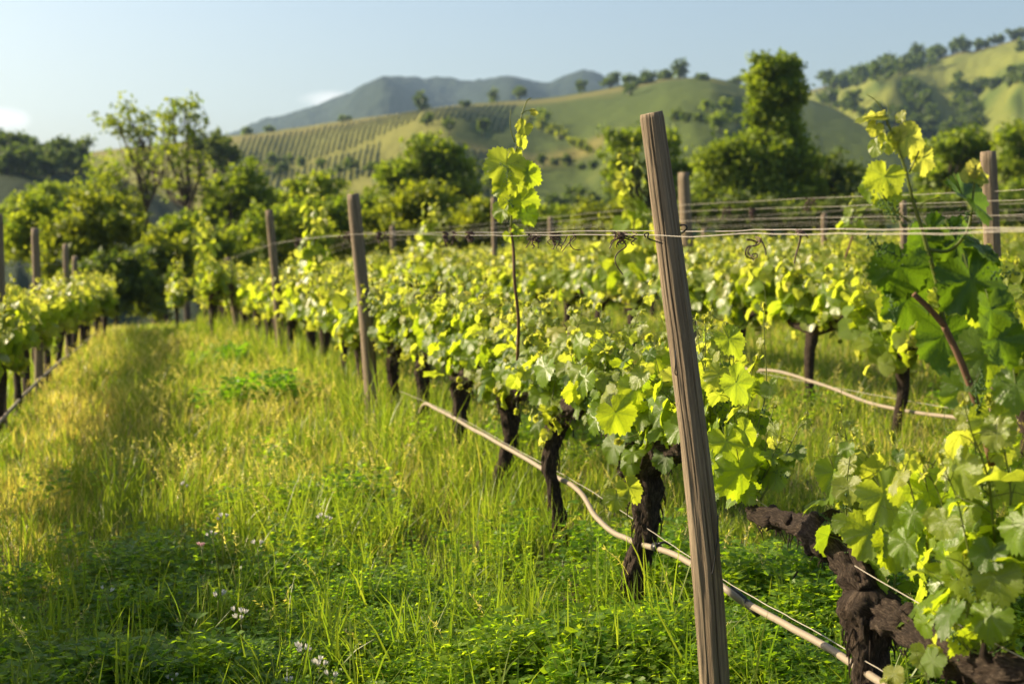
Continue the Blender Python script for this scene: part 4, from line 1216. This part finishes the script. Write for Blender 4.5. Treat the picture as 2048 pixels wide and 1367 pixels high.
tube(vb.tstem, spline([at(1772, 242, 3.2), at(1777, 222, 3.2), at(1775, 200, 3.2)], 8), np.linspace(.0015, .0007, 8), 5)
custom_leaves(vb, [  # negative age: thick mature leaves, with their shaded look put into the colour
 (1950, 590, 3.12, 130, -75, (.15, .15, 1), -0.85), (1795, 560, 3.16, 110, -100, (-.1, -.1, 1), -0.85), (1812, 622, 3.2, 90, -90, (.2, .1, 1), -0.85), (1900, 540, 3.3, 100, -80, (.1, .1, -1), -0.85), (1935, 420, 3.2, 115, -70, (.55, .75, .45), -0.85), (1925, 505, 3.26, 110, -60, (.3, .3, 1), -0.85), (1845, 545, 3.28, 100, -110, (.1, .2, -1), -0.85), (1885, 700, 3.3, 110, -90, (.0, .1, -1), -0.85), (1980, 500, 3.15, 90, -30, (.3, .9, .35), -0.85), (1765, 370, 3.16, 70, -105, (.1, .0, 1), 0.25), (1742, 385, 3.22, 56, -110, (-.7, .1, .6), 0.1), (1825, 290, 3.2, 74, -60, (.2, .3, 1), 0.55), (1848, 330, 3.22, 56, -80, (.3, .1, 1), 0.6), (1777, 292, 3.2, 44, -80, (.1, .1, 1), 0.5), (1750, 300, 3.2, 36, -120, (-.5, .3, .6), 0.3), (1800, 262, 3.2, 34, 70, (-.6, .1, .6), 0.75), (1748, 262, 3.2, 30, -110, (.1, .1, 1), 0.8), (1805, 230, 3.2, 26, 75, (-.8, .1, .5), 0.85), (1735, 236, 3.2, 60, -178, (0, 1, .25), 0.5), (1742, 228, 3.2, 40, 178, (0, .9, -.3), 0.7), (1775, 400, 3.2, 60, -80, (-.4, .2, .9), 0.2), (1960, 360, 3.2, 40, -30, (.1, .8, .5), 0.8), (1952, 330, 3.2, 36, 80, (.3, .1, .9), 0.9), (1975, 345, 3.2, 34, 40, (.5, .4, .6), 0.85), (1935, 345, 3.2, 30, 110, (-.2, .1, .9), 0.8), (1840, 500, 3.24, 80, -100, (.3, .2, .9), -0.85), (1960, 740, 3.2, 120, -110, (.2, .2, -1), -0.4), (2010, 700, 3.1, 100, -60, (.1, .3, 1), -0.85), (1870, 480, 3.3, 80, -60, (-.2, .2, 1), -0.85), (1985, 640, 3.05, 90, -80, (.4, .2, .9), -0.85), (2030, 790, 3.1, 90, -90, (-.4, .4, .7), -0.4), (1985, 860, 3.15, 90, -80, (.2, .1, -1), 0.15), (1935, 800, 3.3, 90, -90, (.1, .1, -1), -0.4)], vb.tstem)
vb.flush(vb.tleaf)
for (x, y, Y, dx, dz, L) in ((1755, 385, 3.14, .5, -.8, .075), (1775, 410, 3.14, .6, -.7, .06), (1765, 520, 3.14, -.3, .5, .07), (1800, 515, 3.14, -.6, .3, .06), (1900, 470, 3.15, .5, .6, .07), (1985, 545, 3.1, 1, 0, .06), (1780, 590, 3.14, .2, -.9, .06), (1950, 760, 3.15, .1, -1, .08), (1975, 800, 3.12, -.2, .8, .07)):
    vb.cluster(at(x, y, Y), norm([dx, 0, dz]), L)
vb.finish(t)

NEAR = [(5.49, 'sharply focused grapevine left of the leaning post with a dark stout trunk', 503, dict(head_z=.74, arm=.62, n_sh=13, L=.44, r_trunk=.050)),
        (6.64, 'grapevine below the tall single shoot, its trunk crossing the drip hose where it sags', 504, dict(head_z=.74, arm=.58, n_sh=13, L=.45, r_trunk=.036)),
        (7.72, 'grapevine bearing the tall single shoot that towers above the wires', 505, dict(head_z=.74, arm=.55, n_sh=13, L=.45, r_trunk=.040)),
        (8.75, 'dark-trunked grapevine whose base meets the drip hose, left of the tall single shoot', 506, dict(head_z=.73, arm=.58, n_sh=13, L=.45, r_trunk=.047)),
        (9.95, 'slim-trunked grapevine with white-glinting leaves right of the second post', 507, dict(head_z=.72, arm=.58, n_sh=13, L=.46, r_trunk=.040)),
        (11.1, 'grapevine standing directly at the foot of the second post', 508, dict(head_z=.72, arm=.58, n_sh=12, L=.45, r_trunk=.042))]
for Y, lb, sd, kw in NEAR:
    t, p, vb = near_vine(Y, lb, sd, **kw)
    if sd == 503:
        custom_leaves(vb, [(1190, 850, 5.2, 50, -100, (-.8, .4, .5), .0), (1240, 840, 5.1, 74, -60, (.1, .25, 1), .05), (1275, 790, 5.2, 70, -80, (0, .3, 1), .2), (1310, 730, 5.2, 60, -90, (.2, .2, 1), .1), (1265, 985, 5.2, 56, -60, (.1, .4, .9), .3), (1230, 1005, 5.2, 44, -100, (-.2, .4, .9), .3), (1085, 750, 5.6, 60, -110, (-.8, .35, .5), .0), (1165, 770, 5.5, 60, -110, (-.8, .35, .5), .0)])
    if sd == 505:       # the tall single shoot, on a brown cane
        YT = 6.5; vb.flush()
        tube(vb.cane, spline([at(1035, 720, 6.8), at(1037, 640, 6.6), at(1029, 560, 6.5), at(1027, 500, 6.5), at(1022, 455, 6.5)], 24), np.linspace(.0085, .006, 24), 9)
        tube(vb.tstem, spline([at(1022, 458, YT), at(1024, 400, YT), at(1030, 330, YT), at(1034, 285, YT), at(1040, 245, YT), at(1052, 205, YT), at(1062, 196, YT)], 30), np.linspace(.005, .0022, 30), 8)
        tube(vb.tstem, spline([at(1030, 285, YT), at(1022, 262, YT), at(1020, 238, YT), at(1022, 220, YT)], 12), np.linspace(.003, .0018, 12), 6)
        tube(vb.tstem, spline([at(1042, 228, YT), at(1052, 222, YT), at(1066, 220, YT), at(1081, 224, YT)], 10), np.linspace(.0026, .0012, 10), 6)
        custom_leaves(vb, [(1005, 345, 6.45, 72, -110, (-.1, .15, 1), .28), (1066, 352, 6.5, 56, -25, (.2, .2, 1), .0), (1008, 385, 6.48, 52, -100, (0, .2, 1), .25), (1040, 380, 6.45, 46, -80, (.5, .2, .8), .2), (1052, 415, 6.5, 60, -60, (.2, .2, 1), .05), (1036, 350, 6.52, 44, -80, (.1, .4, .8), .1), (1045, 260, 6.5, 30, -120, (.1, .2, 1), .6), (1050, 283, 6.5, 34, -50, (.6, .2, .7), .35), (1002, 430, 6.48, 40, -105, (-.6, .2, .7), .15), (1060, 435, 6.5, 46, -60, (.3, .3, .9), .02), (1022, 476, 6.5, 26, -70, (0, .3, 1), .2), (1042, 460, 6.5, 30, -10, (.3, .6, .5), .05), (1020, 410, 6.46, 40, -95, (0, .1, 1), .2), (1030, 318, 6.5, 34, -90, (.3, .1, .9), .4), (1070, 224, 6.5, 16, 10, (0, .5, .8), .8)], vb.tstem)
        vb.flush(vb.tleaf)
        vb.cluster(at(1025, 345, 6.4), norm([-.5, 0, .4]), .07); vb.cluster(at(1012, 370, 6.4), norm([.1, 0, .9]), .07); vb.cluster(at(1010, 395, 6.4), norm([.4, 0, -.4]), .06); vb.cluster(at(1034, 312, 6.45), norm([.2, 0, -1]), .05)
    if sd == 506: vb.shoot(p + [-.05, .1, .78], (0, 0, 1), .55, 10, .062)
    vb.finish(t)

# --- farther vines: a few built ones copied along the rows
PROTO = []
def proto(i, tall):
    t = thing('grapevine', (0, 0, 0), 'x', 'grapevine', 'x')
    vb = row_vine(np.zeros(3), False, 700 + i, head_z=.72 + .04 * (i % 3 - 1), arm=.56, n_sh=15, L=.46, leaves=9, size=.086, r_trunk=.043 + .004 * (i % 2))
    if tall == 'cane':
        tube(vb.cane, spline([(.10, 0, .66), (.16, .02, .9), (.25, .06, 1.15), (.33, .1, 1.36)], 16), np.linspace(.010, .007, 16), 7)
        vb.shoot(np.array([.33, .1, 1.36]), (.25, 0, 1), .26, 7, .058, stem_r=.005); vb.shoot(np.array([.30, .1, 1.28]), (-.3, 0, .8), .16, 5, .055)
    elif tall:
        for (ox, oz, L_, n_, sz_) in ((.02, .8, 1.05, 20, .085), (.05, .85, .85, 16, .085), (-.05, .85, .7, 13, .08), (.0, 1.0, .6, 11, .075)):
            vb.shoot(np.array([ox, .1 + ox, oz]), (.10 * (i - 6) + ox * .6, 0, 1), L_, n_, sz_, bend=(0, 0, .02), young=.7, stem_r=.006)
    vb.finish(t)
    return t
for i in range(5): PROTO.append(proto(i, False))
TALL = [proto(i, True) for i in (6, 7)]
CANED = proto(8, 'cane')
used = set()
rv = rng_(99)
def place(src, Y, k, label, group, off=0.0, scale=1.0, turn=None):
    p = rowpt(Y, k, off)
    rot = (math.pi if rv.random() < .5 else 0) + (0.033 if Y > 10 else 0) + rv.normal(0, .04)
    if turn is not None: rot = turn
    if src.name in used: o = dup(src, p, rot, scale)
    else:
        used.add(src.name); o = src
        o.location = p; o.rotation_euler = (0, 0, rot); o.scale = (scale,) * 3
    o['label'] = label; o['group'] = group
    return o
def pick(i): return PROTO[(i * 3 + int(rv.integers(0, 3))) % 5]

def spaced(y0, y1, targets=()):
    Y = []; y = y0
    while y < y1: Y.append(y); y += 1.15 * rv.uniform(.93, 1.07)
    for t_ in targets:
        i = int(np.argmin([abs(q - t_) for q in Y])); Y[i] = t_
    return Y
# near row beyond the second post
for n, Yv in enumerate(spaced(12.25, 31, (15.4,))):
    o_lab = ('%s grapevine beyond the second post in the near row' % ORD[n]) if n < 6 else 'blurred grapevine at the far end of the near row beside the grass lane'
    src = pick(n); sc = 1.0
    if Yv == 15.4: src = TALL[0]; sc = 1.15; o_lab = 'near-row grapevine with a tall leafy shoot standing left of the second post'
    place(src, Yv, 0, o_lab, 'grapevines of the near row', scale=sc)
# left row; the closest ones stand unseen outside the picture, enlarged and crowded to shade its corner
Yv = 3.6; n = 0
while Yv < 27:
    lab = 'blurred sunlit grapevine of the left row beside the grass lane' if Yv < 18 else 'shaded blurred grapevine at the far end of the left row'
    place(pick(n + 2), Yv, -1, lab, 'grapevines of the left row', scale=1.16 if Yv < 7.4 else .88 if Yv < 10.5 else 1.0)
    Yv += (.85 if Yv < 7 else 1.15) * rv.uniform(.93, 1.07); n += 1
# rows on the right
starts = {1: 7.0, 2: 12, 3: 16.5, 4: 21.2, 5: 25.8, 6: 30.2}
names = {1: 'second', 2: 'third', 3: 'fourth', 4: 'fifth', 5: 'sixth', 6: 'seventh'}
for k, y0 in starts.items():
    for n, Yv in enumerate([7.0, 7.9, 9.1, 10.5, 11.7, 12.8, 13.9] + spaced(15.0, 34, (22.7,)) if k == 1 else spaced(y0, 33 + k * .6)):
        src = pick(n + k)
        if k == 1 and Yv < 13.2:
            lab = ('bushy second-row grapevine cut by the right edge behind the big dark leaves' if Yv < 8.4 else
                   'second-row grapevine whose dark trunk shows beside the brown cane of the foreground shoot' if Yv < 9.6 else
                   'second-row grapevine with a dark trunk where the pale hose comes out of the leaves' if Yv < 12.0 else
                   'second-row grapevine seen just right of the leaning post')
        else:
            lab = 'blurred yellow-green grapevine in the %s row back on the right' % names[k]
        if k == 1 and Yv == 10.5: src = CANED; lab = 'second-row grapevine with a tall brown-caned shoot left of the foreground shoot'
        if k == 1 and Yv == 13.9: src = TALL[0]; lab = 'second-row grapevine with a tall shoot just left of the leaning post top'
        if k == 1 and Yv == 22.7: src = TALL[0]; lab = 'blurred grapevine with a slender tall shoot right of the second post'
        place(src, Yv, k, lab, 'grapevines of the %s row' % names[k], rv.normal(0, .04) + (.10 if Yv == 10.5 else 0), 1.22 if src in TALL else 1.0, 0.03 if Yv == 10.5 and k == 1 else None)
# two small leafy vines standing in the lane end
for x, Y, lb in ((425, 22.0, 'far grapevine with a tall leaning shoot at the left end of the near row'), (352, 27.0, 'small bright young vine standing alone at the far end of the lane'), (205, 24.0, 'young shaded vine left of the lane end')):
    p = np.array([(x - 1024) / FPX * Y, Y, 0]); p[2] = gz(p[0], p[1])
    place(TALL[1] if x > 400 else TALL[0] if x > 300 else PROTO[1], Y, 0, lb, 'vines at the lane end', off=p[0] - float(rowX(Y, 0)), scale=1.15 if x > 400 else .85)
#@@PART3

# ------------------------------------------------------------------ grass, herbs, flowers
GREEN = np.array([0.105, 0.17, 0.016]); LIME = np.array([0.20, 0.235, 0.035]); STRAW = np.array([0.42, 0.34, 0.15]); DARKG = np.array([0.078, 0.165, 0.014])

def sample_ground(n, y0, y1, expo, r, umax=0.43):
    """points on the visible ground, density falling with distance"""
    def ys(n_, e):
        e = e + 1 if abs(e + 1) > 1e-3 else 1e-3
        return (y0 ** e + r.random(n_) * (y1 ** e - y0 ** e)) ** (1 / e)
    Y = ys(n, expo); X = r.uniform(-umax, umax, n) * Y
    m = int(.3 * n); Y2 = ys(m, expo - 1)          # margins left and right of the view
    X2 = np.where(r.random(m) < .5, -1, 1) * (umax * Y2 + r.uniform(0, 1.5, m))
    X = np.concatenate([X, X2]); Y = np.concatenate([Y, Y2])
    return X, Y, perp(X, Y)

def blades(mb, X, Y, h, w, col, r, lean=0.5):
    n = len(X); Z = ground_z(X, Y) - 0.02
    az = r.uniform(0, 2 * np.pi, n); dv = np.stack([np.cos(az), np.sin(az), 0 * az], 1)
    l = np.clip(np.abs(r.normal(0, lean, n)), 0, 1.1)
    fa = r.uniform(0, 2 * np.pi, n); sv = np.stack([np.cos(fa), np.sin(fa), 0 * fa], 1)
    B = np.stack([X, Y, Z], 1)
    V = np.zeros((n, 7, 3))
    for k, (t, ww) in enumerate(((0, .8), (.4, 1.0), (.75, .65))):
        c = B + dv * (h * l * t * t)[:, None]; c[:, 2] += h * (t - .30 * l * l * t * t)
        V[:, 2 * k] = c - sv * (w * ww * .5)[:, None]; V[:, 2 * k + 1] = c + sv * (w * ww * .5)[:, None]
    c = B + dv * (h * l)[:, None]; c[:, 2] += h * (1 - .30 * l * l); V[:, 6] = c
    off = (np.arange(n) * 7)[:, None, None]
    q = np.array([[0, 1, 3, 2], [2, 3, 5, 4]])[None] + off; t = np.array([[4, 5, 6]])[None] + off
    D = np.ones((n, 7, 4)); D[..., :3] = col[:, None, :]
    mb.add(V.reshape(-1, 3), t.reshape(-1, 3), q.reshape(-1, 4), D.reshape(-1, 4))

def mixc(a, b, t): return a[None] * (1 - t[:, None]) + b[None] * t[:, None]

def build_grass():
    r = rng_(321); mb = MB()
    X, Y, p = sample_ground(250000, 3.6, 34, -0.35, r)
    lane = sm(-3.1, -2.5, p) * sm(0.15, -0.5, p)
    pat = fbm(X * .9, Y * .6, 51, 3); pat2 = fbm(X * 2.6, Y * 2.0, 61, 3)
    near = sm(8.5, 5.5, Y)
    h = 0.07 + 0.11 * r.random(len(X)) ** 1.5 + lane * sm(5, 9, Y) * 0.10 * r.random(len(X)) + 0.10 * sm(.5, .75, pat2) * r.random(len(X))
    h *= (0.75 + 0.5 * pat) * (1 - .35 * near)
    h *= 1 + 1.5 * np.exp(-((p - .02) / .16) ** 2) * sm(7.0, 8.8, Y)
    h *= 1 - .75 * np.exp(-((X - .62) / .22) ** 2 - ((Y - 3.9) / .3) ** 2)
    w = 0.0042 * (Y / 5) ** .72 * r.uniform(.6, 1.4, len(X))
    straw = r.random(len(X)) < (0.08 + 0.52 * lane * sm(6, 10, Y) * sm(.36, .58, pat) + .5 * lane * sm(-1.9, -2.5, p) + 0.22 * sm(.1, 1.2, p) * (1 - near * .6))
    tone = np.clip(r.normal(.45, .25, len(X)) + .5 * (pat - .5) - .25 * near, 0, 1)
    col = mixc(GREEN, LIME, tone)
    col[straw] = mixc(STRAW, LIME, r.random(straw.sum()) * .5)
    col *= (r.uniform(.75, 1.2, len(X)) * (.62 + .75 * fbm(X * 1.5 + 31, Y * 1.1, 91, 3)))[:, None]
    rust = (r.random(len(X)) < .16 * np.exp(-((p + 2.35) / .35) ** 2 - ((Y - 13) / 3.5) ** 2)); col[rust] = np.array([.30, .17, .085])
    keep = r.random(len(X)) < (1 - 0.5 * near * sm(.6, -.3, p))
    blades(mb, X[keep], Y[keep], h[keep], w[keep], col[keep], r, .55)
    # taller tufts
    nt = 3600
    X, Y, p = sample_ground(nt, 4.0, 26, -0.2, r)
    for i in range(len(X)):
        if Y[i] < 6.2 and r.random() < .4: continue
        m = int(r.integers(8, 22)); hh = r.uniform(.12, .34) * (1.2 if r.random() < .15 else 1) * (1.15 if -2.5 < p[i] < 0.1 else .8)
        if p[i] > -0.55 and p[i] < .15: hh *= 1.5 if Y[i] > 7.4 else .95
        xs = X[i] + r.normal(0, .035, m); ys = Y[i] + r.normal(0, .035, m)
        c = mixc(LIME, GREEN, np.clip(r.normal(.35 if Y[i] > 6 else .6, .3, m), 0, 1))
        blades(mb, xs, ys, hh * r.uniform(.6, 1.2, m), (.0055 + .002 * (Y[i] < 6)) * max(1, (Y[i] / 6) ** .6) * r.uniform(.7, 1.3, m), c, r, .5)
    return tag(mb.build('grass', M_GRASS, smooth=False), 'rough yellow-green meadow grass covering the vineyard floor', 'grass', kind='stuff')
build_grass()

def seed_template(r):
    """a dry grass stalk with a nodding head of spikelets, 1 m tall"""
    V = []; Q = []; D = []
    def strip(pts, w):
        n = len(pts); k = len(V)
        for q_ in pts: V.append(q_ + [w / 2, 0, 0]); V.append(q_ - [w / 2, 0, 0])
        for i in range(n - 1): Q.append((k + 2 * i, k + 2 * i + 1, k + 2 * i + 3, k + 2 * i + 2))
    bx = r.uniform(.15, .5)
    t = np.linspace(0, 1, 8)
    C = np.stack([bx * t ** 2.5, 0 * t, t - .25 * bx * t ** 3], 1)
    strip(C, .0045)
    for k in range(16):
        tt = r.uniform(.72, 1.0); p = np.array([bx * tt ** 2.5, 0, tt - .25 * bx * tt ** 3])
        d = norm([r.normal(.2, .35), r.normal(0, .35), r.uniform(-.3, .8)]); L = r.uniform(.04, .075)
        s_ = norm(np.cross(d, r.normal(size=3))) * .0065
        kk = len(V); V.extend([p, p + d * L * .45 + s_, p + d * L, p + d * L * .45 - s_]); Q.append((kk, kk + 1, kk + 2, kk + 3))
    V = np.array(V); return V, np.zeros((0, 3), int), np.array(Q), np.ones((len(V), 4))
def rotz_M(a, s):
    n = len(a); M = np.zeros((n, 3, 3)); c, si = np.cos(a), np.sin(a)
    M[:, 0, 0] = c; M[:, 0, 1] = -si; M[:, 1, 0] = si; M[:, 1, 1] = c; M[:, 2, 2] = 1
    return M * s[:, None, None]
def build_seedheads():
    r = rng_(654); mb = MB()
    T = [seed_template(r) for _ in range(6)]
    X, Y, p = sample_ground(15000, 4.2, 26, 0.0, r)
    pat = fbm(X * .9, Y * .6, 51, 3)
    pr = .035 + .9 * sm(-3.0, -2.4, p) * sm(.1, -.5, p) * sm(6.2, 10, Y) * sm(.35, .6, pat) + .12 * sm(-.2, .4, p)
    k = r.random(len(X)) < pr
    X, Y = X[k], Y[k]; idx = r.integers(0, 6, len(X))
    for i in range(6):
        s_ = idx == i; n = s_.sum()
        P = np.stack([X[s_], Y[s_], ground_z(X[s_], Y[s_])], 1)
        c = mixc(np.array([.55, .45, .24]), np.array([.38, .34, .13]), r.random(n)) * r.uniform(.8, 1.25, n)[:, None]
        def fn(D, c=c): D[..., :3] = c[:, None]; return D
        mb.inst(T[i], rotz_M(r.uniform(0, 6.28, n), r.uniform(.20, .40, n)), P, fn)
    return tag(mb.build('seed_grass', M_GRASS, smooth=False), 'pale straw-coloured grass seed heads standing in the lane', 'grass', kind='stuff')
build_seedheads()

def herb_template(r, n=15):
    """an upright clover-like stem with three-part leaves, about 1 m tall before scaling"""
    V = []; Q = []
    t = np.linspace(0, 1, 5); bx, by = r.normal(0, .18, 2)
    def cen(t): return np.array([bx * t * t, by * t * t, t])
    k0 = 0
    for q_ in t: V.append(cen(q_) + [.009, 0, 0]); V.append(cen(q_) - [.009, 0, 0])
    for i in range(4): Q.append((2 * i, 2 * i + 1, 2 * i + 3, 2 * i + 2))
    for k in range(n):
        tt = .25 + .75 * (k + r.random()) / n; a = k * 2.4 + r.normal(0, .4)
        out = np.array([math.cos(a), math.sin(a), 0]); p = cen(tt)
        L = .30 * (1.15 - .55 * tt); e = p + norm(out + [0, 0, r.uniform(.2, .9)]) * L
        kk = len(V); s_ = np.array([-out[1], out[0], 0]) * .005
        V.extend([p + s_, p - s_, e - s_, e + s_]); Q.append((kk, kk + 1, kk + 2, kk + 3))
        sz = .185 * r.uniform(.75, 1.2) * (1.1 - .35 * tt)
        for da in (-1.15, 0, 1.15):
            d = norm([math.cos(a + da), math.sin(a + da), r.uniform(-.1, .5)])
            nr = norm(np.array([0, 0, 1]) + r.normal(0, .35, 3)); y = norm(np.cross(nr, d)); nr = np.cross(d, y)
            kk = len(V)
            V.extend([e, e + d * sz * .62 + y * sz * .36 + nr * sz * .10, e + d * sz * 1.05, e + d * sz * .62 - y * sz * .36 + nr * sz * .10]); Q.append((kk, kk + 1, kk + 2, kk + 3))
    V = np.array(V); return V, np.zeros((0, 3), int), np.array(Q), np.ones((len(V), 4))

def build_herbs():
    r = rng_(987); mb = MB()
    T = [herb_template(r, int(r.integers(12, 18))) for _ in range(8)]
    X, Y, p = sample_ground(19000, 3.6, 16, -0.9, r)
    pat = fbm(X * 1.1 + 9, Y * .9, 71, 3)
    pr = np.clip(sm(6.9, 4.9, Y + .5 * (pat - .5) * 4 + .25 * np.maximum(p + 1.2, 0)) * 1.15 + .55 * sm(.50, .66, pat) * sm(14, 7, Y), 0, 1)
    k = r.random(len(X)) < pr
    X, Y = X[k], Y[k]; n_ = len(X); idx = r.integers(0, 8, n_)
    hgt = (.105 + .10 * r.random(n_)) * (1 - .7 * np.exp(-((X - .62) / .22) ** 2 - ((Y - 3.9) / .3) ** 2)) * (.45 + 1.5 * fbm(X * 1.7, Y * 1.7, 33, 2) ** 1.6)
    for i in range(8):
        s_ = idx == i; n = s_.sum()
        P = np.stack([X[s_], Y[s_], ground_z(X[s_], Y[s_]) - .01], 1)
        c = mixc(DARKG, LIME * [.9, 1.1, 1], np.clip(r.normal(.45, .3, n), 0, 1)) * r.uniform(.85, 1.25, n)[:, None]
        def fn(D, c=c): D[..., :3] = c[:, None]; return D
        mb.inst(T[i], rotz_M(r.uniform(0, 6.28, n), hgt[s_]), P, fn)
    return tag(mb.build('clover', M_HERB, smooth=False), 'dense green clover-like herbs carpeting the shaded foreground', 'herbs', kind='stuff')
build_herbs()

# leafy weeds one can point at
def weed(x, y, Y, label, seed, n=26, h=.3, w=.25):
    r = rng_(seed); X = (x - 1024) / FPX * Y
    t = thing('leafy_weed', (X, Y, gz(X, Y)), label, 'weed', 'leafy weeds in the grass')
    mb = MB(); T = [herb_template(r, 16) for _ in range(4)]
    xs = X + r.normal(0, w * .5, n); ys = Y + r.normal(0, w * .5, n)
    for i in range(n):
        c = DARKG * r.uniform(.9, 1.6)
        def fn(D, c=c): D[..., :3] = c; return D
        mb.inst(T[i % 4], rotz_M(np.array([r.uniform(0, 6.28)]), np.array([h * r.uniform(.6, 1.1)])), np.array([[xs[i], ys[i], gz(xs[i], ys[i])]]), fn)
    mb.build('weed_leaves', M_HERB, t, smooth=False)
weed(525, 780, 12.2, 'dark green leafy weed clump in the lane left of the second post', 1, 40, .34, .38)
weed(448, 702, 17.0, 'small dark weed clump farther up the lane near the vine trunks', 2, 24, .30, .34)

# white wild garlic flowers
def flower_mesh(r):
    """cup of six narrow petals, unit size"""
    V = []; Q = []
    for k in range(6):
        a = k * math.pi / 3 + r.normal(0, .1); o = np.array([math.cos(a), math.sin(a), 0]); s_ = np.array([-o[1], o[0], 0])
        op = r.uniform(.30, .55); i = len(V)
        V.extend([s_ * .08, -s_ * .08, o * op * .75 - s_ * .24 + [0, 0, .55], o * op * .75 + s_ * .24 + [0, 0, .55], o * op - s_ * .07 + [0, 0, 1.0], o * op + s_ * .07 + [0, 0, 1.0]])
        Q.extend([(i, i + 1, i + 2, i + 3), (i + 3, i + 2, i + 4, i + 5)])
    V = np.array(V, float); return V, np.zeros((0, 3), int), np.array(Q), np.ones((len(V), 4))
def wildflower(x, y, Y, label, seed, nf=6, sz=.016, spread=.03, pink=0.0):
    r = rng_(seed); top = at(x, y, Y)
    bx, by = top[0] + r.normal(0, .02), top[1] + r.normal(0, .02)
    base = np.array([bx, by, gz(bx, by)])
    t = thing('white_wildflower', base, label, 'flower', 'white wildflowers in the grass')
    st = MB(); hub = top - [0, 0, spread * 1.1]
    tube(st, spline([base, (base + hub) / 2 + r.normal(0, .012, 3), hub], 10), np.linspace(.0024, .0016, 10), 6)
    heads = []
    for k in range(nf):
        a = 6.28 * k / nf + r.normal(0, .3); e = hub + np.array([math.cos(a) * spread * r.uniform(.4, 1), math.sin(a) * spread * .8, spread * r.uniform(.6, 1.25)])
        tube(st, spline([hub, (hub + e) / 2 + [0, 0, -.003], e], 5), .0009, 4); heads.append((e, norm(e - hub + [0, 0, .01])))
    st.build('stem', M_STEM, t)
    for e, d in heads:
        m2 = MB(); M = frames(d[None], r.normal(size=(1, 3))) * sz * r.uniform(.8, 1.15)
        c = np.array([.68, .65, .60]) * (1 - pink) + np.array([.62, .32, .36]) * pink
        def fn(D, c=c): D[..., :3] = c; return D
        m2.inst(flower_mesh(r), M, e[None], fn)
        m2.build('blossom', M_PETAL, t, smooth=False)
FL = [(608, 1292, 4.72, 'largest white flower cluster near the bottom edge', 6, .020, .030), (638, 1325, 4.62, 'white flower cluster just right of and below the largest one', 4, .019, .022), (663, 1350, 4.55, 'single white bloom at the bottom edge right of the flower clusters', 2, .02, .012),
      (578, 1360, 4.50, 'white bloom at the very bottom edge left of the largest cluster', 2, .018, .014), (482, 1226, 4.95, 'loose white flower cluster left of the largest one', 5, .018, .035), (436, 1190, 5.1, 'pair of white blooms above the loose flower cluster', 2, .018, .016),
      (345, 1352, 4.50, 'tiny white blooms low in the dark clover', 4, .012, .02), (212, 1178, 5.1, 'two white blooms in the dark clover on the left', 2, .015, .018), (650, 1035, 5.9, 'white flower sprig in the sunny grass above the others', 4, .016, .03),
      (515, 1086, 5.6, 'small white bloom pair in the middle of the lane grass', 2, .016, .015), (445, 1035, 5.9, 'white blooms among the seed heads in the lane', 3, .016, .022), (366, 970, 6.4, 'pale blooms highest up the lane on the left', 3, .016, .02),
      (425, 1066, 5.7, 'white bloom trio below the seed heads', 3, .015, .02)]
for i, (x, y, Y, lb, nf, sz, sp) in enumerate(FL): wildflower(x, y, Y, lb, 70 + i, nf, sz, sp)
wildflower(403, 1090, 5.6, 'pinkish closed buds on a thin stem among the white blooms', 95, 4, .013, .016, .75)

# ------------------------------------------------------------------ haze
def build_haze():
    me = bpy.data.meshes.new('haze')
    x, y0, y1, z0, z1 = 3600, -3600, 3700, -12, 330
    v = [(a, b, c) for c in (z0, z1) for a, b in ((-x, y0), (x, y0), (x, y1), (-x, y1))]
    f = [(3, 2, 1, 0), (4, 5, 6, 7), (0, 1, 5, 4), (1, 2, 6, 5), (2, 3, 7, 6), (3, 0, 4, 7)]
    me.from_pydata(v, [], f)
    m = bpy.data.materials.new('haze_air'); m.use_nodes = True; t = m.node_tree; t.nodes.clear()
    o_ = t.nodes.new('ShaderNodeOutputMaterial'); vv = t.nodes.new('ShaderNodeVolumePrincipled')
    vv.inputs['Color'].default_value = (0.48, 0.71, 1.0, 1); vv.inputs['Density'].default_value = HAZE
    vv.inputs['Anisotropy'].default_value = 0.3
    t.links.new(vv.outputs[0], o_.inputs['Volume'])
    me.materials.append(m)
    o = bpy.data.objects.new('haze', me); COL.objects.link(o)
    return tag(o, 'thin bluish air haze over the far hills', 'haze', kind='stuff')
HAZE = 0.00013
build_haze()
